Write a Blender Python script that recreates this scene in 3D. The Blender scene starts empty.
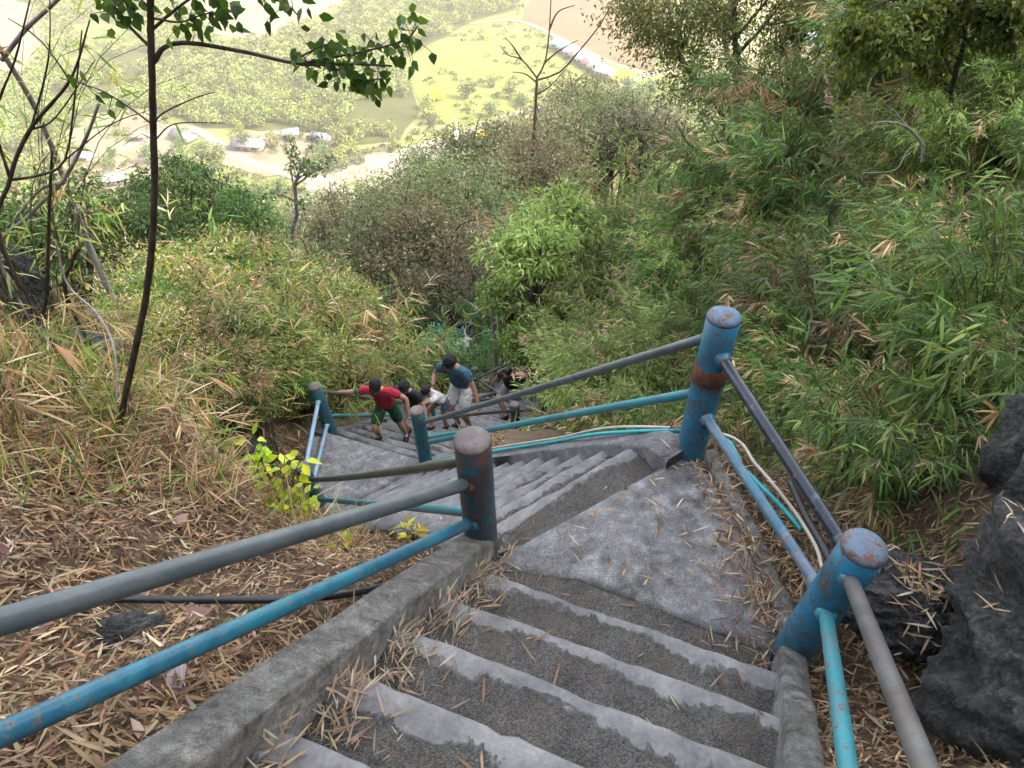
import bpy, bmesh, math, random
import numpy as np
from mathutils import Vector, Matrix

rng = np.random.default_rng(7)
random.seed(7)
scene = bpy.context.scene
COL = scene.collection
PI = math.pi

# ------------------------------------------------------------------ camera frame
FPX = 700.0
PITCH = math.radians(42.0)
ROLL = math.radians(1.2)
ND = np.array([math.tan(ROLL) * math.cos(PITCH), math.cos(PITCH), math.sin(PITCH)])
ND /= np.linalg.norm(ND)
FW = np.array([0, 0, 1.0]) - ND * ND[2]
FW /= np.linalg.norm(FW)
RT = np.cross(ND, FW)


def ray(x, y):
    r = np.array([x - 512.0, y - 384.0, FPX]) / FPX
    return np.array([r @ RT, r @ FW, -(r @ ND)])


def at(x, y, t):
    return ray(x, y) * t


def onz(x, y, z):
    r = ray(x, y)
    return r * (z / r[2])


def aty(x, y, Y):
    r = ray(x, y)
    return r * (Y / r[1])


def proj(P):
    P = np.asarray(P, float)
    cx = P[..., 0] * RT[0] + P[..., 1] * FW[0] - P[..., 2] * ND[0]
    cy = P[..., 0] * RT[1] + P[..., 1] * FW[1] - P[..., 2] * ND[1]
    cz = P[..., 0] * RT[2] + P[..., 1] * FW[2] - P[..., 2] * ND[2]
    cz = np.where(cz < 0.05, 0.05, cz)
    return cx / cz * FPX + 512, cy / cz * FPX + 384, cz


# ------------------------------------------------------------------ object helpers
WORLD = {}


def tag(o, label=None, cat=None, group=None, kind=None):
    if label: o['label'] = label
    if cat: o['category'] = cat
    if group: o['group'] = group
    if kind: o['kind'] = kind
    return o


def thing(name, label, cat, loc=(0, 0, 0), group=None, kind=None):
    o = bpy.data.objects.new(name, None)
    COL.objects.link(o)
    o.location = loc
    o.empty_display_size = 0.1
    WORLD[o.name] = np.array(loc, float)
    return tag(o, label, cat, group, kind)


def off_of(parent):
    return WORLD.get(parent.name, np.zeros(3)) if parent is not None else np.zeros(3)


def obj_np(name, V, F, mat, parent=None, tint=None, uv=None, smooth=False, local=False):
    """V (n,3) ; F list of int arrays, each (m,3) or (m,4)"""
    V = np.asarray(V, np.float32)
    if parent is not None and not local:
        V = V - off_of(parent).astype(np.float32)
    me = bpy.data.meshes.new(name)
    if not isinstance(F, (list, tuple)):
        F = [F]
    F = [np.asarray(f, np.int32) for f in F if len(f)]
    loops = np.concatenate([f.ravel() for f in F])
    totals = np.concatenate([np.full(len(f), f.shape[1], np.int32) for f in F])
    starts = np.concatenate([[0], np.cumsum(totals)[:-1]]).astype(np.int32)
    me.vertices.add(len(V)); me.vertices.foreach_set('co', V.ravel())
    me.loops.add(len(loops)); me.loops.foreach_set('vertex_index', loops)
    me.polygons.add(len(totals)); me.polygons.foreach_set('loop_start', starts)
    if smooth:
        me.polygons.foreach_set('use_smooth', np.ones(len(totals), bool))
    if uv is not None:
        l = me.uv_layers.new(name='UVMap')
        l.data.foreach_set('uv', np.asarray(uv, np.float32)[loops].ravel())
    if tint is not None:
        a = me.color_attributes.new('tint', 'FLOAT_COLOR', 'POINT')
        c = np.ones((len(V), 4), np.float32); c[:, :3] = tint
        a.data.foreach_set('color', c.ravel())
    me.update(calc_edges=True)
    me.validate()
    me.materials.append(mat)
    o = bpy.data.objects.new(name, me)
    COL.objects.link(o)
    if parent is not None:
        o.parent = parent
        WORLD[o.name] = off_of(parent) if not local else np.zeros(3)
    else:
        WORLD[o.name] = np.zeros(3)
    return o


def frames(P):
    P = np.asarray(P, float)
    T = np.gradient(P, axis=0)
    T /= np.linalg.norm(T, axis=1)[:, None] + 1e-9
    ref = np.array([0, 0, 1.0])
    if abs(T[:, 2]).mean() > 0.85:
        ref = np.array([0, 1.0, 0])
    A = np.cross(T, ref); A /= np.linalg.norm(A, axis=1)[:, None] + 1e-9
    B = np.cross(T, A)
    return T, A, B


class MB:
    def __init__(self):
        self.V = []; self.F3 = []; self.F4 = []; self.n = 0; self.C = []

    def add(self, V, F, col=None):
        V = np.asarray(V, float)
        for f in (F if isinstance(F, list) else [F]):
            f = np.asarray(f, int)
            if len(f):
                (self.F4 if f.shape[1] == 4 else self.F3).append(f + self.n)
        self.V.append(V); self.n += len(V)
        c = np.ones((len(V), 3)) * (0.5 if col is None else np.asarray(col))
        self.C.append(c)

    def tube(self, P, R, sides=8, cap=True, col=None, wob=0.0):
        P = np.asarray(P, float)
        R = np.broadcast_to(np.asarray(R, float), (len(P),))
        T, A, B = frames(P)
        a = np.linspace(0, 2 * PI, sides, endpoint=False)
        ring = np.cos(a)[None, :, None] * A[:, None, :] + np.sin(a)[None, :, None] * B[:, None, :]
        rr = R[:, None, None] * (1 + wob * rng.standard_normal((len(P), sides, 1)) if wob else 1)
        V = (P[:, None, :] + ring * rr).reshape(-1, 3)
        i = np.arange(len(P) - 1)[:, None] * sides
        j = np.arange(sides)[None, :]
        k = (j + 1) % sides
        F = np.stack([i + j, i + k, i + sides + k, i + sides + j], -1).reshape(-1, 4)
        Fs = [F]
        if cap:
            V = np.vstack([V, P[0], P[-1]])
            n = len(P) * sides
            jj = np.arange(sides); kk = (jj + 1) % sides
            Fs.append(np.stack([kk, jj, np.full(sides, n)], -1))
            b = (len(P) - 1) * sides
            Fs.append(np.stack([b + jj, b + kk, np.full(sides, n + 1)], -1))
        self.add(V, Fs, col)

    def box(self, c, s, X=(1, 0, 0), Y=(0, 1, 0), Z=(0, 0, 1), col=None):
        c = np.asarray(c, float); X, Y, Z = (np.asarray(v, float) for v in (X, Y, Z))
        V = [c + X * s[0] / 2 * i + Y * s[1] / 2 * j + Z * s[2] / 2 * k for k in (-1, 1) for j in (-1, 1) for i in (-1, 1)]
        F = [[0, 2, 3, 1], [4, 5, 7, 6], [0, 1, 5, 4], [2, 6, 7, 3], [0, 4, 6, 2], [1, 3, 7, 5]]
        self.add(V, np.array(F), col)

    def ellipsoid(self, c, r, n=10, m=8, col=None, X=(1, 0, 0), Y=(0, 1, 0), Z=(0, 0, 1), lump=0.0):
        th = np.linspace(0, 2 * PI, n, endpoint=False)
        ph = np.linspace(0, PI, m + 1)[1:-1]
        x = np.sin(ph)[:, None] * np.cos(th); y = np.sin(ph)[:, None] * np.sin(th); z = np.repeat(np.cos(ph)[:, None], n, 1)
        Q = np.stack([x, y, z], -1).reshape(-1, 3)
        Q = np.vstack([Q, [0, 0, 1], [0, 0, -1]])
        if lump: Q = Q * (1 + lump * rng.standard_normal((len(Q), 1)))
        M = np.array([X, Y, Z], float)
        V = np.asarray(c) + (Q * np.asarray(r)) @ M
        F = []
        k = m - 1
        i = np.arange(k - 1)[:, None] * n; j = np.arange(n)[None]; jj = (j + 1) % n
        F4 = np.stack([i + j, i + n + j, i + n + jj, i + jj], -1).reshape(-1, 4)
        a = np.arange(n); b = (a + 1) % n
        F3 = np.vstack([np.stack([a, b, np.full(n, k * n)], -1), np.stack([(k - 1) * n + b, (k - 1) * n + a, np.full(n, k * n + 1)], -1)])
        self.add(V, [F4, F3], col)

    def build(self, name, mat, parent=None, smooth=False, local=False, tint=False):
        V = np.vstack(self.V)
        F = []
        if self.F4: F.append(np.vstack(self.F4))
        if self.F3: F.append(np.vstack(self.F3))
        return obj_np(name, V, F, mat, parent, tint=np.vstack(self.C) if tint else None, smooth=smooth, local=local)


def norm(v):
    v = np.asarray(v, float)
    return v / (np.linalg.norm(v, axis=-1, keepdims=True) + 1e-9)


def smooth01(t):
    t = np.clip(t, 0, 1)
    return t * t * (3 - 2 * t)


def spline(P, n=24):
    P = np.asarray(P, float)
    if len(P) == 2:
        return P[0] + (P[1] - P[0]) * np.linspace(0, 1, n)[:, None]
    Q = np.vstack([2 * P[0] - P[1], P, 2 * P[-1] - P[-2]])
    out = []
    segs = len(P) - 1
    per = max(2, n // segs)
    for i in range(segs):
        p0, p1, p2, p3 = Q[i:i + 4]
        for t in np.linspace(0, 1, per, endpoint=False):
            out.append(0.5 * (2 * p1 + (p2 - p0) * t + (2 * p0 - 5 * p1 + 4 * p2 - p3) * t * t + (3 * p1 - p0 - 3 * p2 + p3) * t ** 3))
    out.append(P[-1])
    return np.array(out)


# value noise
_tab = rng.random((256, 256))


def vnoise(x, y):
    x = np.asarray(x, float); y = np.asarray(y, float)
    xi = np.floor(x).astype(int); yi = np.floor(y).astype(int)
    fx = smooth01(x - xi); fy = smooth01(y - yi)
    g = lambda a, b: _tab[a & 255, b & 255]
    return (g(xi, yi) * (1 - fx) * (1 - fy) + g(xi + 1, yi) * fx * (1 - fy) + g(xi, yi + 1) * (1 - fx) * fy + g(xi + 1, yi + 1) * fx * fy) * 2 - 1


def fbm(x, y, o=4):
    s = 0; a = 0.5
    for _ in range(o):
        s = s + a * vnoise(x, y); x = x * 2.03 + 17.3; y = y * 2.03 + 5.1; a *= 0.5
    return s


# ------------------------------------------------------------------ node helpers
def new_mat(name):
    m = bpy.data.materials.new(name)
    m.use_nodes = True
    nt = m.node_tree
    nt.nodes.clear()
    out = nt.nodes.new('ShaderNodeOutputMaterial')
    return m, nt, out


def N(nt, typ, **kw):
    n = nt.nodes.new(typ)
    for k, v in kw.items():
        if k in n.inputs: n.inputs[k].default_value = v
        else: setattr(n, k, v)
    return n


def noise(nt, vec, scale, detail=6, rough=0.55, dist=0.0):
    n = nt.nodes.new('ShaderNodeTexNoise')
    n.inputs['Scale'].default_value = scale
    n.inputs['Detail'].default_value = detail
    n.inputs['Roughness'].default_value = rough
    n.inputs['Distortion'].default_value = dist
    nt.links.new(vec, n.inputs['Vector'])
    return n.outputs['Fac']


def ramp(nt, fac, stops, mode='LINEAR'):
    r = nt.nodes.new('ShaderNodeValToRGB')
    r.color_ramp.interpolation = mode
    e = r.color_ramp.elements
    while len(e) < len(stops): e.new(0.5)
    for i, (p, c) in enumerate(stops):
        e[i].position = p
        e[i].color = (c, c, c, 1) if np.isscalar(c) else (*c, 1)
    nt.links.new(fac, r.inputs['Fac'])
    return r.outputs['Color']


def mixc(nt, fac, a, b, blend='MIX'):
    m = nt.nodes.new('ShaderNodeMix')
    m.data_type = 'RGBA'; m.blend_type = blend
    for sock, v in ((m.inputs[0], fac), (m.inputs[6], a), (m.inputs[7], b)):
        if isinstance(v, bpy.types.NodeSocket): nt.links.new(v, sock)
        elif np.isscalar(v): sock.default_value = v if sock.type == 'VALUE' else (v, v, v, 1)
        else: sock.default_value = (*v, 1)
    return m.outputs[2]


def math_n(nt, op, a, b=None, clamp=False):
    m = nt.nodes.new('ShaderNodeMath'); m.operation = op; m.use_clamp = clamp
    for i, v in enumerate((a, b)):
        if v is None: continue
        if isinstance(v, bpy.types.NodeSocket): nt.links.new(v, m.inputs[i])
        else: m.inputs[i].default_value = v
    return m.outputs[0]


def bump(nt, h, strength=0.3, dist=0.01, normal=None):
    b = nt.nodes.new('ShaderNodeBump')
    b.inputs['Strength'].default_value = strength
    b.inputs['Distance'].default_value = dist
    nt.links.new(h, b.inputs['Height'])
    if normal is not None: nt.links.new(normal, b.inputs['Normal'])
    return b.outputs['Normal']


def principled(nt, out, col, rough=0.8, normal=None, spec=0.3, metal=0.0):
    p = nt.nodes.new('ShaderNodeBsdfPrincipled')
    for k, v in (('Base Color', col), ('Roughness', rough), ('Metallic', metal), ('Specular IOR Level', spec)):
        s = p.inputs[k]
        if isinstance(v, bpy.types.NodeSocket): nt.links.new(v, s)
        elif np.isscalar(v): s.default_value = v
        else: s.default_value = (*v, 1)
    if normal is not None: nt.links.new(normal, p.inputs['Normal'])
    if out is not None: nt.links.new(p.outputs[0], out.inputs['Surface'])
    return p


def pos(nt):
    return nt.nodes.new('ShaderNodeNewGeometry').outputs['Position']


def objco(nt):
    return nt.nodes.new('ShaderNodeTexCoord').outputs['Object']


# ------------------------------------------------------------------ materials
def mat_plain(name, col, rough=0.8, scale=30, var=0.25, spec=0.3, bumpd=0.003):
    m, nt, out = new_mat(name)
    p = pos(nt)
    f = noise(nt, p, scale)
    c = mixc(nt, f, [x * (1 - var) for x in col], [min(1, x * (1 + var)) for x in col])
    nb = bump(nt, f, 0.4, bumpd)
    if 'cloth' in name: nb = bump(nt, noise(nt, p, 9, 3, 0.5, 1.2), 0.9, 0.05, nb)
    principled(nt, out, c, rough, nb, spec)
    return m


def mat_leaf(name, trans=0.35, rough=0.5, spec=0.35, gain=1.0, vary=1.0):
    m, nt, out = new_mat(name)
    a = N(nt, 'ShaderNodeAttribute', attribute_name='tint').outputs['Color']
    oi = nt.nodes.new('ShaderNodeObjectInfo').outputs['Random']
    hsv = nt.nodes.new('ShaderNodeHueSaturation')
    nt.links.new(a, hsv.inputs['Color'])
    v = nt.nodes.new('ShaderNodeMapRange')
    nt.links.new(oi, v.inputs[0]); v.inputs[3].default_value = (1 - 0.32 * vary) * gain; v.inputs[4].default_value = (1 + 0.55 * vary) * gain
    nt.links.new(v.outputs[0], hsv.inputs['Value'])
    h = nt.nodes.new('ShaderNodeMapRange')
    nt.links.new(oi, h.inputs[0]); h.inputs[3].default_value = 0.5 - 0.011 * vary; h.inputs[4].default_value = 0.5 + 0.012 * vary
    nt.links.new(h.outputs[0], hsv.inputs['Hue'])
    col = hsv.outputs['Color']
    p = principled(nt, None, col, rough, None, spec)
    t = nt.nodes.new('ShaderNodeBsdfTranslucent')
    g = nt.nodes.new('ShaderNodeHueSaturation')
    nt.links.new(col, g.inputs['Color']); g.inputs['Value'].default_value = 1.5; g.inputs['Saturation'].default_value = 1.1; g.inputs['Hue'].default_value = 0.49
    nt.links.new(g.outputs[0], t.inputs['Color'])
    mx = nt.nodes.new('ShaderNodeMixShader'); mx.inputs[0].default_value = trans
    nt.links.new(p.outputs[0], mx.inputs[1]); nt.links.new(t.outputs[0], mx.inputs[2])
    nt.links.new(mx.outputs[0], out.inputs['Surface'])
    return m


def mat_tint(name, rough=0.8, spec=0.25):
    m, nt, out = new_mat(name)
    a = N(nt, 'ShaderNodeAttribute', attribute_name='tint').outputs['Color']
    f = noise(nt, pos(nt), 60)
    c = mixc(nt, f, a, mixc(nt, 1.0, a, (0.6, 0.6, 0.6), 'MULTIPLY'))
    principled(nt, out, c, rough, bump(nt, f, 0.3, 0.004), spec)
    return m


def mat_bark(name, c1, c2, scale=25):
    m, nt, out = new_mat(name)
    p = objco(nt)
    mp = nt.nodes.new('ShaderNodeMapping'); mp.inputs['Scale'].default_value = (1, 1, 0.35)
    nt.links.new(p, mp.inputs[0])
    f = noise(nt, mp.outputs[0], scale, 8, 0.65)
    c = ramp(nt, f, [(0.3, c1), (0.7, c2)])
    principled(nt, out, c, 0.9, bump(nt, f, 0.7, 0.006), 0.2)
    return m


def mat_paint(name, base, other, under=(0.14, 0.12, 0.11), rust_amt=0.5, other_amt=0.5, rough=0.42, scale=1.0):
    """weathered paint on steel pipe: paint, faded paint, bare grey metal and rust freckles"""
    m, nt, out = new_mat(name)
    p = pos(nt)
    f1 = noise(nt, p, 6 * scale, 8, 0.7, 0.6)
    f2 = noise(nt, p, 22 * scale, 8, 0.7)
    f3 = noise(nt, p, 95 * scale, 4, 0.6)
    fade = noise(nt, p, 3.1 * scale, 5, 0.6)
    c = mixc(nt, ramp(nt, f1, [(0.62 - 0.3 * other_amt, 0), (0.72 - 0.3 * other_amt, 1)]), base, other)
    c = mixc(nt, ramp(nt, fade, [(0.35, 0), (0.7, 0.45)]), c, [min(1, x * 1.6 + 0.02) for x in base])
    mm = math_n(nt, 'ADD', math_n(nt, 'MULTIPLY', f2, 0.65), math_n(nt, 'MULTIPLY', f3, 0.35))
    rust = ramp(nt, f3, [(0.3, (0.045, 0.018, 0.012)), (0.6, (0.16, 0.062, 0.03)), (0.8, (0.26, 0.12, 0.06))])
    k = ramp(nt, mm, [(0.66 - 0.2 * rust_amt, 0), (0.70 - 0.2 * rust_amt, 1)])
    edge = ramp(nt, mm, [(0.60 - 0.2 * rust_amt, 0), (0.66 - 0.2 * rust_amt, 0.8)])
    c = mixc(nt, edge, c, under)
    c = mixc(nt, k, c, rust)
    rg = mixc(nt, k, rough, 0.9)
    nrm = bump(nt, math_n(nt, 'SUBTRACT', f3, math_n(nt, 'MULTIPLY', k, 0.5)), 0.5, 0.0025)
    principled(nt, out, c, rg, nrm, 0.45)
    return m


def mat_concrete(name, dark, mid, light, scale=1.0, gravel=0.0, moss=0.0):
    m, nt, out = new_mat(name)
    p = pos(nt)
    big = noise(nt, p, 1.7 * scale, 6, 0.65, 0.4)
    med = noise(nt, p, 9 * scale, 8, 0.7)
    fine = noise(nt, p, 85 * scale, 6, 0.75)
    pit = noise(nt, p, 240 * scale, 3, 0.6)
    f = math_n(nt, 'ADD', math_n(nt, 'MULTIPLY', big, 0.45), math_n(nt, 'MULTIPLY', med, 0.55))
    c = ramp(nt, f, [(0.33, dark), (0.5, mid), (0.66, light)])
    sp = ramp(nt, math_n(nt, 'ADD', math_n(nt, 'MULTIPLY', fine, 0.6), math_n(nt, 'MULTIPLY', pit, 0.4)), [(0.38, 0.3), (0.5, 0.95), (0.62, 1.6)])
    c = mixc(nt, 0.85, c, sp, 'MULTIPLY')
    if moss:
        k = ramp(nt, noise(nt, p, 4.3 * scale, 8, 0.75, 0.8), [(0.52, 0), (0.66, moss)])
        c = mixc(nt, k, c, (0.05, 0.048, 0.035))
    h = math_n(nt, 'ADD', math_n(nt, 'MULTIPLY', fine, 0.6), math_n(nt, 'ADD', math_n(nt, 'MULTIPLY', pit, 0.4), math_n(nt, 'MULTIPLY', med, 1.2)))
    principled(nt, out, c, 0.88, bump(nt, h, 0.75, 0.012), 0.25)
    return m


def mat_tread():
    """pebbly dark tread; smooth pale cement strip laid along the nosing with a ragged back edge. UV.y = metres behind the nosing"""
    m, nt, out = new_mat('step_concrete')
    p = pos(nt)
    uv = nt.nodes.new('ShaderNodeUVMap'); uv.uv_map = 'UVMap'
    sep = nt.nodes.new('ShaderNodeSeparateXYZ'); nt.links.new(uv.outputs[0], sep.inputs[0])
    v = sep.outputs['Y']
    e = noise(nt, p, 5.0, 8, 0.74, 0.5)
    e2 = noise(nt, p, 1.4, 2, 0.5)
    edge = math_n(nt, 'ADD', math_n(nt, 'MULTIPLY', math_n(nt, 'SUBTRACT', e, 0.5), 0.24), math_n(nt, 'MULTIPLY', math_n(nt, 'SUBTRACT', e2, 0.5), 0.14))
    d = math_n(nt, 'SUBTRACT', math_n(nt, 'ADD', v, edge), 0.098)
    k = ramp(nt, math_n(nt, 'ADD', math_n(nt, 'MULTIPLY', d, 22.0), 0.5), [(0.22, 1), (0.72, 0)])
    fine = noise(nt, p, 60, 8, 0.75)
    grav = nt.nodes.new('ShaderNodeTexVoronoi'); grav.inputs['Scale'].default_value = 210
    nt.links.new(p, grav.inputs['Vector'])
    med = noise(nt, p, 7, 8, 0.7)
    cg = mixc(nt, grav.outputs['Color'], (0.055, 0.054, 0.056), (0.17, 0.165, 0.165))
    sepc = nt.nodes.new('ShaderNodeSeparateColor'); nt.links.new(grav.outputs['Color'], sepc.inputs[0])
    cg = mixc(nt, sepc.outputs[0], (0.046, 0.044, 0.041), (0.155, 0.146, 0.135))
    cg = mixc(nt, 0.8, cg, ramp(nt, med, [(0.3, 0.5), (0.7, 1.3)]), 'MULTIPLY')
    cs = ramp(nt, med, [(0.3, (0.105, 0.105, 0.105)), (0.5, (0.185, 0.185, 0.184)), (0.7, (0.275, 0.274, 0.271))])
    cs = mixc(nt, 0.6, cs, ramp(nt, fine, [(0.3, 0.6), (0.6, 1.1)]), 'MULTIPLY')
    stain = ramp(nt, noise(nt, p, 3.4, 9, 0.75, 0.9), [(0.46, 0), (0.66, 0.7)])
    cs = mixc(nt, stain, cs, (0.10, 0.10, 0.105))
    dirt = ramp(nt, noise(nt, p, 4.7, 8, 0.7, 0.4), [(0.5, 0), (0.7, 0.55)])
    cg = mixc(nt, dirt, cg, (0.115, 0.09, 0.065))
    c = mixc(nt, k, cg, cs)
    h = math_n(nt, 'ADD', math_n(nt, 'MULTIPLY', k, 1.0), math_n(nt, 'ADD', math_n(nt, 'MULTIPLY', fine, 0.25), math_n(nt, 'MULTIPLY', math_n(nt, 'MULTIPLY', grav.outputs['Distance'], -0.5), math_n(nt, 'SUBTRACT', 1.0, k))))
    principled(nt, out, c, mixc(nt, k, 0.95, 0.8), bump(nt, h, 0.9, 0.012), 0.25)
    return m


def mat_rock(name, c1=(0.012, 0.012, 0.012), c2=(0.07, 0.07, 0.070), c3=(0.34, 0.335, 0.33)):
    m, nt, out = new_mat(name)
    p = pos(nt)
    a = noise(nt, p, 4, 10, 0.72, 0.5)
    b = noise(nt, p, 24, 10, 0.8, 0.4)
    d_ = noise(nt, p, 90, 8, 0.8)
    vo = nt.nodes.new('ShaderNodeTexVoronoi'); vo.inputs['Scale'].default_value = 34
    wp = nt.nodes.new('ShaderNodeVectorMath'); wp.operation = 'ADD'
    nz_ = nt.nodes.new('ShaderNodeTexNoise'); nz_.inputs['Scale'].default_value = 12
    nt.links.new(p, nz_.inputs['Vector']); sc_ = nt.nodes.new('ShaderNodeVectorMath'); sc_.operation = 'SCALE'; sc_.inputs['Scale'].default_value = 0.08
    nt.links.new(nz_.outputs['Color'], sc_.inputs[0]); nt.links.new(p, wp.inputs[0]); nt.links.new(sc_.outputs[0], wp.inputs[1])
    nt.links.new(wp.outputs[0], vo.inputs['Vector'])
    f = math_n(nt, 'ADD', math_n(nt, 'MULTIPLY', a, 0.35), math_n(nt, 'ADD', math_n(nt, 'MULTIPLY', b, 0.35), math_n(nt, 'MULTIPLY', d_, 0.3)))
    c = ramp(nt, f, [(0.43, c1), (0.50, c2), (0.555, [x * 2.4 for x in c2]), (0.61, c3)])
    c = mixc(nt, ramp(nt, noise(nt, p, 7, 10, 0.8), [(0.60, 0), (0.68, 0.6)]), c, c3)
    h = math_n(nt, 'ADD', math_n(nt, 'ADD', math_n(nt, 'MULTIPLY', vo.outputs['Distance'], 0.7), math_n(nt, 'MULTIPLY', b, 1.1)), math_n(nt, 'MULTIPLY', d_, 0.4))
    principled(nt, out, c, ramp(nt, d_, [(0.3, 0.35), (0.7, 0.8)]), bump(nt, h, 1.0, 0.06), 0.5)
    return m



M = {}
M['conc'] = mat_concrete('weathered_concrete', (0.075, 0.078, 0.082), (0.16, 0.163, 0.168), (0.30, 0.30, 0.305), moss=0.5)
M['slab'] = mat_concrete('landing_concrete', (0.085, 0.084, 0.085), (0.19, 0.19, 0.192), (0.40, 0.40, 0.402), scale=1.5, moss=0.65)
M['kerb'] = mat_concrete('kerb_concrete', (0.06, 0.058, 0.053), (0.165, 0.161, 0.15), (0.34, 0.333, 0.315), scale=2.3, moss=0.85)
M['tread'] = mat_tread()
M['post_blue'] = mat_paint('post_blue_paint', (0.010, 0.11, 0.16), (0.03, 0.05, 0.065), under=(0.02, 0.15, 0.18), rust_amt=0.5)
M['post_bright'] = mat_paint('post_bright_blue_paint', (0.010, 0.15, 0.275), (0.045, 0.045, 0.06), under=(0.02, 0.16, 0.22), rust_amt=0.6, other_amt=0.5)
M['post_dark'] = mat_paint('post_dark_blue_paint', (0.010, 0.075, 0.11), (0.026, 0.024, 0.024), under=(0.05, 0.035, 0.03), rust_amt=0.62, other_amt=0.62, scale=0.8)
M['cap'] = mat_paint('cap_weathered', (0.155, 0.13, 0.13), (0.085, 0.068, 0.066), under=(0.11, 0.08, 0.07), rust_amt=0.25, other_amt=0.6, rough=0.75)
M['cap_blue'] = mat_paint('cap_blue_rust', (0.03, 0.13, 0.23), (0.10, 0.12, 0.16), under=(0.10, 0.08, 0.08), rust_amt=0.62, other_amt=0.8, rough=0.6)
M['rail_grey'] = mat_paint('rail_grey_paint', (0.06, 0.078, 0.085), (0.095, 0.11, 0.112), rust_amt=0.05, rough=0.36)
M['rail_blue'] = mat_paint('rail_blue_paint', (0.010, 0.095, 0.155), (0.015, 0.16, 0.22), rust_amt=0.34, rough=0.36)
M['rail_teal'] = mat_paint('rail_teal_paint', (0.02, 0.19, 0.225), (0.07, 0.15, 0.17), rust_amt=0.34, rough=0.45)
M['rail_navy'] = mat_paint('rail_navy_paint', (0.010, 0.016, 0.028), (0.09, 0.11, 0.135), rust_amt=0.1, other_amt=0.25, rough=0.3)
M['rail_steel'] = mat_paint('rail_bluegrey_paint', (0.03, 0.13, 0.20), (0.13, 0.15, 0.20), rust_amt=0.4)
M['rail_rust'] = mat_paint('rail_grey_rust', (0.10, 0.097, 0.093), (0.075, 0.06, 0.055), under=(0.05, 0.10, 0.14), rust_amt=0.36, other_amt=0.7)
M['rail_olive'] = mat_paint('rail_olive', (0.035, 0.045, 0.036), (0.06, 0.06, 0.05), rust_amt=0.3)
M['rail_pale'] = mat_paint('rail_pale_blue', (0.16, 0.27, 0.36), (0.30, 0.36, 0.42), rust_amt=0.2)
M['rust'] = mat_paint('rust_collar', (0.07, 0.03, 0.02), (0.04, 0.022, 0.02), rust_amt=1.2, other_amt=0.8, rough=0.85)
M['hose'] = mat_plain('black_hose', (0.012, 0.016, 0.02), 0.4, 20, 0.3, 0.5)
M['cream_pipe'] = mat_paint('cream_pvc', (0.50, 0.47, 0.40), (0.42, 0.38, 0.30), rust_amt=-0.2, other_amt=0.6)
M['teal_pipe'] = mat_paint('teal_pvc', (0.02, 0.38, 0.42), (0.03, 0.28, 0.34), rust_amt=-0.1, other_amt=0.5)
M['rock'] = mat_rock('dark_limestone')
M['rock_grey'] = mat_rock('grey_limestone', (0.02, 0.022, 0.026), (0.085, 0.09, 0.10), (0.2, 0.21, 0.23))
M['leaf'] = mat_leaf('living_leaf', 0.36, gain=1.15)
M['dry'] = mat_leaf('dry_leaf', 0.2, 0.8, 0.15, gain=0.92, vary=0.0)
M['bark_dark'] = mat_bark('dark_bark', (0.028, 0.022, 0.018), (0.12, 0.095, 0.078))
M['bark_grey'] = mat_bark('grey_bark', (0.06, 0.055, 0.05), (0.22, 0.205, 0.19))
M['bark_pale'] = mat_bark('pale_dead_wood', (0.16, 0.15, 0.14), (0.45, 0.43, 0.41))
M['bark_brown'] = mat_bark('brown_bark', (0.05, 0.035, 0.025), (0.16, 0.12, 0.09))
M['stem'] = mat_bark('green_brown_stem', (0.05, 0.05, 0.025), (0.15, 0.14, 0.07))
# ------------------------------------------------------------------ stairway layout (metres; the lens is the origin)
A22 = math.radians(-22.5)
N1 = np.array([math.cos(A22), math.sin(A22)])          # along the nosings of flight 1 and 3
D1 = np.array([-N1[1], N1[0]])                          # downhill, flights 1 and 3
A34 = math.radians(34.5)
N2 = np.array([math.cos(A34), math.sin(A34)])
D2 = np.array([-N2[1], N2[0]])                          # downhill, flight 2
F1 = dict(p=np.array([-0.19, 1.81]), z=-2.75, n=N1, d=D1, w=1.33, run=0.268, rise=0.2, k0=-13, k1=0, step=np.array([0.12, 0.25]))
F2 = dict(p=np.array([-0.15, 2.18]), z=-2.97, n=N2, d=D2, w=1.0, run=0.217, rise=0.2175, k0=0, k1=15, step=D2 * 0.217)
F3 = dict(p=np.array([-2.40, 6.31]), z=-6.45, n=N1, d=D1, w=1.36, run=0.27, rise=0.2, k0=0, k1=22, step=D1 * 0.27)
Z_L1, Z_L2 = -2.93, -6.445
LAND1 = [(-0.04, 2.02), (-0.17, 1.93), (0.30, 1.86), (1.17, 1.44), (1.20, 1.75), (1.16, 2.2), (1.02, 2.72), (0.86, 2.575)]
LAND2 = [(-1.12, 5.79), (-1.22, 5.62), (-2.05, 5.03), (-2.42, 5.02), (-2.56, 5.3), (-2.62, 6.2), (-2.50, 6.52), (-2.38, 6.31)]
Z_L3 = -11.05
_e3 = F3['p'] + F3['step'] * 22
LAND3 = [tuple(_e3 - N1 * 0.35), tuple(_e3 + N1 * 1.5), tuple(_e3 + N1 * 1.9 + D1 * 1.0), tuple(_e3 + N1 * 1.2 + D1 * 1.9), tuple(_e3 - N1 * 0.6 + D1 * 0.9)]


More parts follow.
